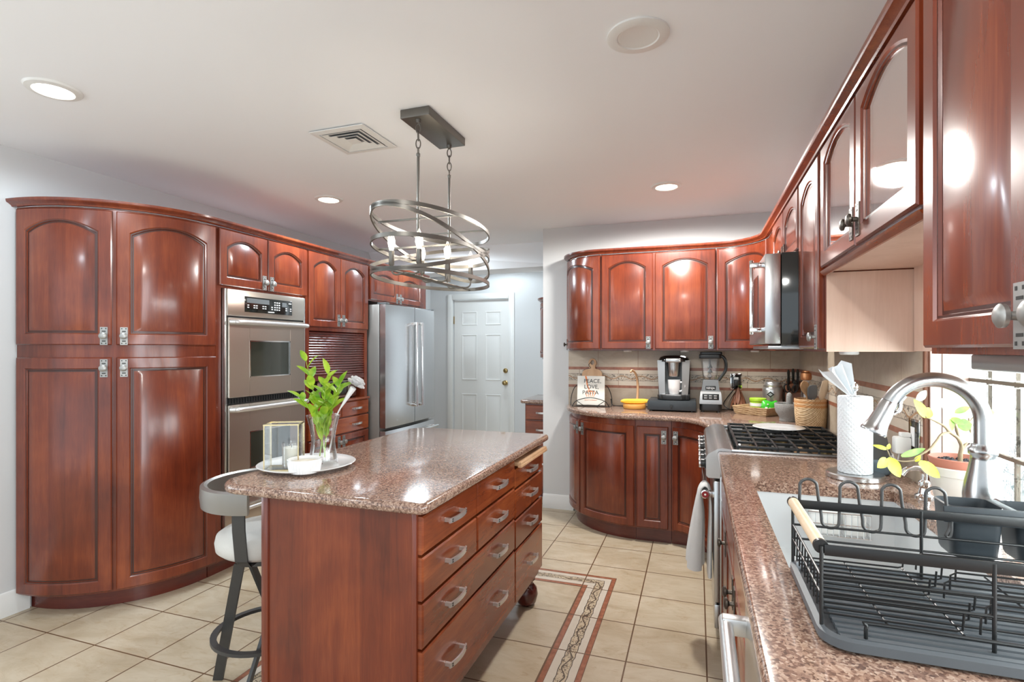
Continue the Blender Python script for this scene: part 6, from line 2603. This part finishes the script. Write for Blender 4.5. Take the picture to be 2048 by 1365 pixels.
# potted plant on the sill
px_, py_ = 0.735, 1.930
t = thing('flower_pot', (px_, py_, CT), 'pale glazed flower pot with a terracotta liner on the window sill behind the faucet', 'pot')
m = MB()
m.lathe((px_, py_, CT), [(0.052, 0), (0.056, 0.004), (0.076, 0.098), (0.080, 0.100), (0.082, 0.122), (0.079, 0.125), (0.074, 0.120), (0.050, 0.012), (0.001, 0.010)], 48)
obj('outer_pot', m, 'pot', t, 40)
m = MB()
m.lathe((px_, py_, CT + 0.03), [(0.050, 0), (0.072, 0.095), (0.0765, 0.118), (0.0735, 0.120), (0.068, 0.100), (0.066, 0.092)], 48)
obj('liner', m, 'terra', t, 40)
m = MB()
m.lathe((px_, py_, CT + 0.128), [(0.069, 0.0), (0.060, 0.005), (0.035, 0.008), (0.001, 0.009)], 40)
rg = random.Random(5)
for i in range(60):
    a, r = rg.uniform(0, 2 * pi), 0.064 * sqrt(rg.random())
    c = Vector((px_ + r * cos(a), py_ + r * sin(a), CT + 0.134 + 0.003 * rg.random()))
    m.tube([c - Vector((0, 0, 0.005)), c, c + Vector((0.001, 0, 0.005))], [0.0025, 0.006, 0.002], 6)
obj('soil', m, 'soil', t, 0)
t = thing('potted_plant', (px_, py_, CT + 0.136), 'branching plant with yellow green leaves growing from the glazed pot', 'plant')


def pl(a, b, c=0.0):
    return Vector((px_, py_, CT + 0.132)) + RV * a + FV * c + Vector((0, 0, b))


m = MB()
for pts, r0, r1 in (
    ([(0, 0, 0), (0.001, 0.028, 0), (0.004, 0.052, 0), (-0.012, 0.077, -0.005), (-0.041, 0.095, -0.012), (-0.059, 0.112, -0.016), (-0.087, 0.127, -0.02), (-0.118, 0.140, -0.024)], 0.0066, 0.0018),
    ([(-0.041, 0.095, -0.012), (-0.071, 0.089, -0.02), (-0.090, 0.074, -0.028), (-0.118, 0.049, -0.035), (-0.152, 0.027, -0.035), (-0.165, 0.016, -0.035), (-0.196, 0.013, -0.03), (-0.225, 0.024, -0.03), (-0.238, 0.050, -0.03)], 0.0034, 0.0014),
    ([(0.004, 0.050, 0), (0.0, 0.074, 0.004), (-0.006, 0.105, 0.006), (-0.018, 0.132, 0.006)], 0.0048, 0.002),
    ([(0.006, 0.050, 0), (0.003, 0.076, 0.008), (-0.003, 0.105, 0.012), (0.003, 0.132, 0.014)], 0.0040, 0.002),
    ([(0.004, 0.040, 0), (0.025, 0.063, 0.006), (0.039, 0.089, 0.010), (0.036, 0.133, 0.012)], 0.0038, 0.0018),
    ([(0.036, 0.120, 0.012), (0.055, 0.140, 0.012), (0.072, 0.150, 0.010)], 0.0018, 0.0012),
    ([(-0.118, 0.140, -0.024), (-0.140, 0.165, -0.02), (-0.143, 0.190, -0.02)], 0.0016, 0.0012),
):
    path = smoothpath([pl(*p) for p in pts], 6)
    n = len(path)
    m.tube(path, [r0 + (r1 - r0) * i / (n - 1) + (0.0006 if i % 5 == 0 else 0) for i in range(n)], 8)
obj('branches', m, 'bark', t, 60)
groups = {'leafy': [], 'leafp': [], 'leafd': []}
LV = [
    ('leafy', (-0.120, 0.140, -0.024), (-0.154, 0.192, -0.03), 0.017), ('leafy', (-0.122, 0.140, -0.024), (-0.104, 0.168, -0.02), 0.017),
    ('leafp', (-0.143, 0.188, -0.02), (-0.112, 0.218, -0.02), 0.013), ('leafp', (-0.138, 0.225, -0.02), (-0.150, 0.257, -0.02), 0.011),
    ('leafp', (-0.025, 0.140, 0.006), (-0.055, 0.195, 0.0), 0.015), ('leafp', (-0.020, 0.142, 0.006), (0.022, 0.168, 0.004), 0.017),
    ('leafd', (-0.012, 0.150, 0.006), (0.034, 0.168, 0.0), 0.010), ('leafd', (-0.022, 0.132, 0.006), (0.010, 0.118, -0.01), 0.011),
    ('leafd', (-0.024, 0.130, 0.006), (-0.026, 0.098, -0.006), 0.010), ('leafd', (0.001, 0.110, 0.01), (0.040, 0.116, 0.002), 0.021),
    ('leafd', (0.070, 0.150, 0.010), (0.112, 0.151, 0.006), 0.013), ('leafp', (0.036, 0.098, 0.012), (0.010, 0.058, 0.0), 0.014),
    ('leafp', (0.075, 0.092, 0.012), (0.108, 0.072, 0.006), 0.014), ('leafd', (0.080, 0.125, 0.012), (0.094, 0.104, 0.008), 0.010),
    ('leafy', (-0.236, 0.022, -0.03), (-0.205, -0.030, -0.045), 0.022), ('leafy', (-0.238, 0.020, -0.03), (-0.272, -0.002, -0.045), 0.016),
    ('leafy', (-0.148, 0.012, -0.035), (-0.094, -0.030, -0.05), 0.020), ('leafy', (-0.236, 0.048, -0.03), (-0.276, 0.060, -0.03), 0.007),
    ('leafy', (-0.236, 0.048, -0.03), (-0.228, 0.064, -0.03), 0.007), ('leafd', (-0.196, 0.028, -0.03), (-0.120, 0.050, -0.03), 0.011),
    ('leafy', (-0.160, 0.014, -0.035), (-0.146, 0.032, -0.04), 0.008), ('leafp', (0.030, 0.030, 0.02), (0.070, 0.060, 0.02), 0.010),
]
for c_, a, b, w in LV:
    groups[c_].append((a, b, w))
for c_, L_ in groups.items():
    m = MB()
    for a, b, w in L_:
        A, B = pl(*a), pl(*b)
        leaf(m, A, B - A, -FV + Vector((0, 0, 0.25)), (B - A).length, w, 0.10, 8)
    o = obj('foliage', m, c_, t, 60)
    o['label'] = {'leafy': 'yellow green leaves', 'leafp': 'pale silvery leaves', 'leafd': 'darker green leaves'}[c_]

# ------------------------------------------------------------------ dish rack on its tray
m = MB()
tx0, tx1, ty0, ty1 = 0.185, 0.705, 0.945, 1.282
oc = rrect(tx0, tx1, ty0, ty1, (0.045, 0.045, 0.03, 0.03), 6)
ic = rrect(tx0 + 0.010, tx1 - 0.010, ty0 + 0.010, ty1 - 0.010, (0.038, 0.038, 0.024, 0.024), 6)
ic2 = rrect(tx0 + 0.016, tx1 - 0.016, ty0 + 0.016, ty1 - 0.016, (0.034, 0.034, 0.020, 0.020), 6)
oc2 = rrect(tx0 + 0.012, tx1 - 0.012, ty0 + 0.012, ty1 - 0.012, (0.036, 0.036, 0.024, 0.024), 6)
m.loft([[(x, y, CT) for x, y in oc2], [(x, y, CT + 0.006) for x, y in oc], [(x, y, CT + 0.020) for x, y in oc], [(x, y, CT + 0.022) for x, y in ic], [(x, y, CT + 0.0075) for x, y in ic2]])
nr = 16
for i in range(nr):
    yy = ty0 + 0.030 + i * (ty1 - ty0 - 0.060) / (nr - 1)
    m.loft([[(x, yy + u, CT + z) for u, z in ((-0.0065, 0.0085), (-0.0055, 0.0165), (0.0055, 0.0165), (0.0065, 0.0085))] for x in (tx0 + 0.030, tx1 - 0.030)])
tag(obj('drip_tray', m, 'traygrey', None, 30), 'dark grey ribbed drip tray under the black dish rack', 'tray')

t = thing('dish_rack', (0.45, 1.13, CT + 0.015), 'black wire dish rack with a pale wooden handle beside the sink', 'dish rack')
RX0, RX1, RY0_, RY1_ = 0.192, 0.690, 0.992, 1.268
ZT = 1.058
zt0 = CT + 0.0145
wr = 0.0024
for yy in (RY0_, RY1_):
    m = MB()
    m.box(RX0 + 0.004, RX1, yy - 0.0015, yy + 0.0015, ZT - 0.009, ZT + 0.009, 0.001)
    obj('flat_rail', m, 'matblack', t)
for yy in (RY0_, RY1_):
    for zz in (1.014, 0.985):
        m = MB()
        m.tube([(RX0, yy, zz), (RX1, yy, zz)], wr, 8)
        obj('long_wire', m, 'matblack', t)
for xx in (RX0, 0.420, 0.630):
    for yy in (RY0_, RY1_):
        m = MB()
        m.tube([(xx, yy, zt0), (xx, yy, ZT + 0.006)], 0.0030, 8)
        obj('upright', m, 'matblack', t)
for xx in (RX0, RX1):
    for zz in (1.014, 0.985):
        m = MB()
        m.tube([(xx, RY0_, zz), (xx, RY1_, zz)], wr, 8)
        obj('end_wire', m, 'matblack', t)
for i in range(9):
    yy = RY0_ + 0.028 + i * 0.0275
    m = MB()
    m.tube([(RX0, yy, 1.014), (RX0, yy + 0.006, 0.955)], 0.0015, 6)
    obj('end_grid_wire', m, 'matblack', t)
m = MB()
m.cyl((RX0, RY0_ + 0.006, ZT + 0.004), (RX0, RY1_ - 0.004, ZT + 0.004), 0.0105, 18)
o = obj('wooden_handle', m, 'lightwood', t)
o['label'] = 'pale round wooden handle'
for yy in (RY0_, RY1_):
    m = MB()
    m.lathe((RX0, yy + (0.006 if yy < 1.1 else -0.004), ZT + 0.004), [(0.0115, -0.004), (0.0115, 0.004), (0.001, 0.0045)], 18, True, (0, -1 if yy < 1.1 else 1, 0))
    obj('handle_bracket', m, 'matblack', t)
# bottom grid: long wires along x, with stepped plate slots in the middle, and cross wires
for i in range(13):
    yy = RY0_ + 0.010 + i * 0.0212
    zz = CT + 0.036
    m = MB()
    k = 0.365 + 0.012 * (i % 6) + 0.012
    if i % 2 == 0:
        pts = [(RX0 + 0.004, yy, zz), (k, yy, zz), (k + 0.008, yy, zz + 0.003), (k + 0.010, yy, zz + 0.030)]
    else:
        pts = [(RX0 + 0.004, yy, zz), (RX1 - 0.06, yy, zz)]
    m.tube(pts, 0.0018, 6)
    if i % 2 == 0:
        m.tube([(k + 0.030, yy, zz), (k + 0.031, yy, zz + 0.026), (k + 0.040, yy, zz + 0.032), (RX1 - 0.03, yy, zz + 0.032), (RX1 - 0.02, yy, zz)], 0.0018, 6)
    obj('floor_wire', m, 'matblack', t, 60)
for xx in (0.285, 0.385, 0.520, 0.610):
    m = MB()
    m.tube([(xx, RY0_ + 0.004, CT + 0.0335), (xx, RY1_ - 0.004, CT + 0.0335)], 0.0018, 6)
    obj('cross_wire', m, 'matblack', t)
m = MB()
m.tube(smoothpath([(0.250, RY0_ - 0.018, CT + 0.0135), (0.251, RY0_ - 0.018, CT + 0.036), (0.262, RY0_ - 0.016, CT + 0.040), (0.42, RY0_ - 0.014, CT + 0.038), (0.55, RY0_ - 0.014, CT + 0.037)], 5), 0.0030, 8)
obj('foot_wire', m, 'matblack', t)
# serpentine cup holder along the far side
pts = []
for i in range(4):
    xc = 0.2225 + i * 0.0745
    pts += [(xc - 0.017, 1.276, 1.055), (xc - 0.016, 1.276, 1.088)]
    for k in range(7):
        a = radians(165 - 150 * k / 6)
        pts.append((xc + 0.0165 * cos(a), 1.276, 1.094 + 0.0165 * sin(a)))
    pts += [(xc + 0.019, 1.276, 1.07), (xc + 0.024, 1.275, 1.038)]
    if i < 3:
        for k in range(5):
            a = radians(200 + 140 * k / 4)
            pts.append((xc + 0.0405 + 0.0165 * cos(a), 1.274, 1.028 + 0.0165 * sin(a)))
pts += [(0.462, 1.274, 1.018), (0.470, 1.274, 1.020), (0.472, 1.274, 1.06)]
pts = [(0.2055, 1.274, 1.020), (0.2055, 1.275, 1.04)] + pts
m = MB()
m.tube(smoothpath(pts, 3), 0.0031, 8)
o = obj('cup_hanger', m, 'gun', t, 60)
o['label'] = 'grey serpentine wire cup hanger'
# cutlery caddy on the far rail
t = thing('cutlery_caddy', (0.585, 1.325, 0.985), 'dark slate plastic cutlery caddy with two cups hanging on the dish rack rail', 'caddy')


def cup(x0, x1):
    o1 = rrect(x0, x1, 1.278, 1.366, (0.016,) * 4, 5)
    i1 = rrect(x0 + 0.003, x1 - 0.003, 1.281, 1.363, (0.013,) * 4, 5)
    b1 = rrect(x0 + 0.006, x1 - 0.008, 1.282, 1.360, (0.016,) * 4, 5)
    b2 = rrect(x0 + 0.009, x1 - 0.011, 1.285, 1.357, (0.014,) * 4, 5)
    m = MB()
    m.loft([[(x, y, 0.975) for x, y in b2], [(x, y, 0.981) for x, y in b1], [(x, y, 1.074) for x, y in o1], [(x, y, 1.076) for x, y in i1], [(x, y, 0.986) for x, y in b2]])
    return obj('cup', m, 'slate', t, 35)


cup(0.470, 0.562)
cup(0.578, 0.690)
m = MB()
m.box(0.458, 0.690, 1.2715, 1.2785, 1.045, 1.078, 0.003)
m.box(0.559, 0.581, 1.278, 1.365, 1.066, 1.076, 0.003)
obj('hanging_rim', m, 'slate', t)

# sponge basket in the sink
t = thing('sponge_basket', (0.443, 2.05, 0.76), 'small white wire basket of sponges on the far wall of the sink', 'basket')
m = MB()
for zz in (0.765, 0.805, 0.842):
    m.tube([(0.352, 2.084, zz), (0.352, 2.022, zz), (0.535, 2.022, zz), (0.535, 2.084, zz)], 0.0018, 6)
for i in range(11):
    xx = 0.356 + i * 0.0175
    m.tube([(xx, 2.084, 0.764), (xx, 2.022, 0.764), (xx, 2.022, 0.842)], 0.0013, 6)
obj('wire_basket', m, 'chrome', t)
m = MB()
m.box(0.362, 0.450, 2.030, 2.066, 0.768, 0.852, 0.006)
tag(obj('sponge', m, 'sponge'), 'larger white sponge at the left in the sink basket', 'sponge', 'sponges in the sink basket')
m = MB()
m.box(0.462, 0.525, 2.034, 2.066, 0.768, 0.836, 0.006)
tag(obj('sponge', m, 'sponge'), 'smaller white sponge at the right in the sink basket', 'sponge', 'sponges in the sink basket')
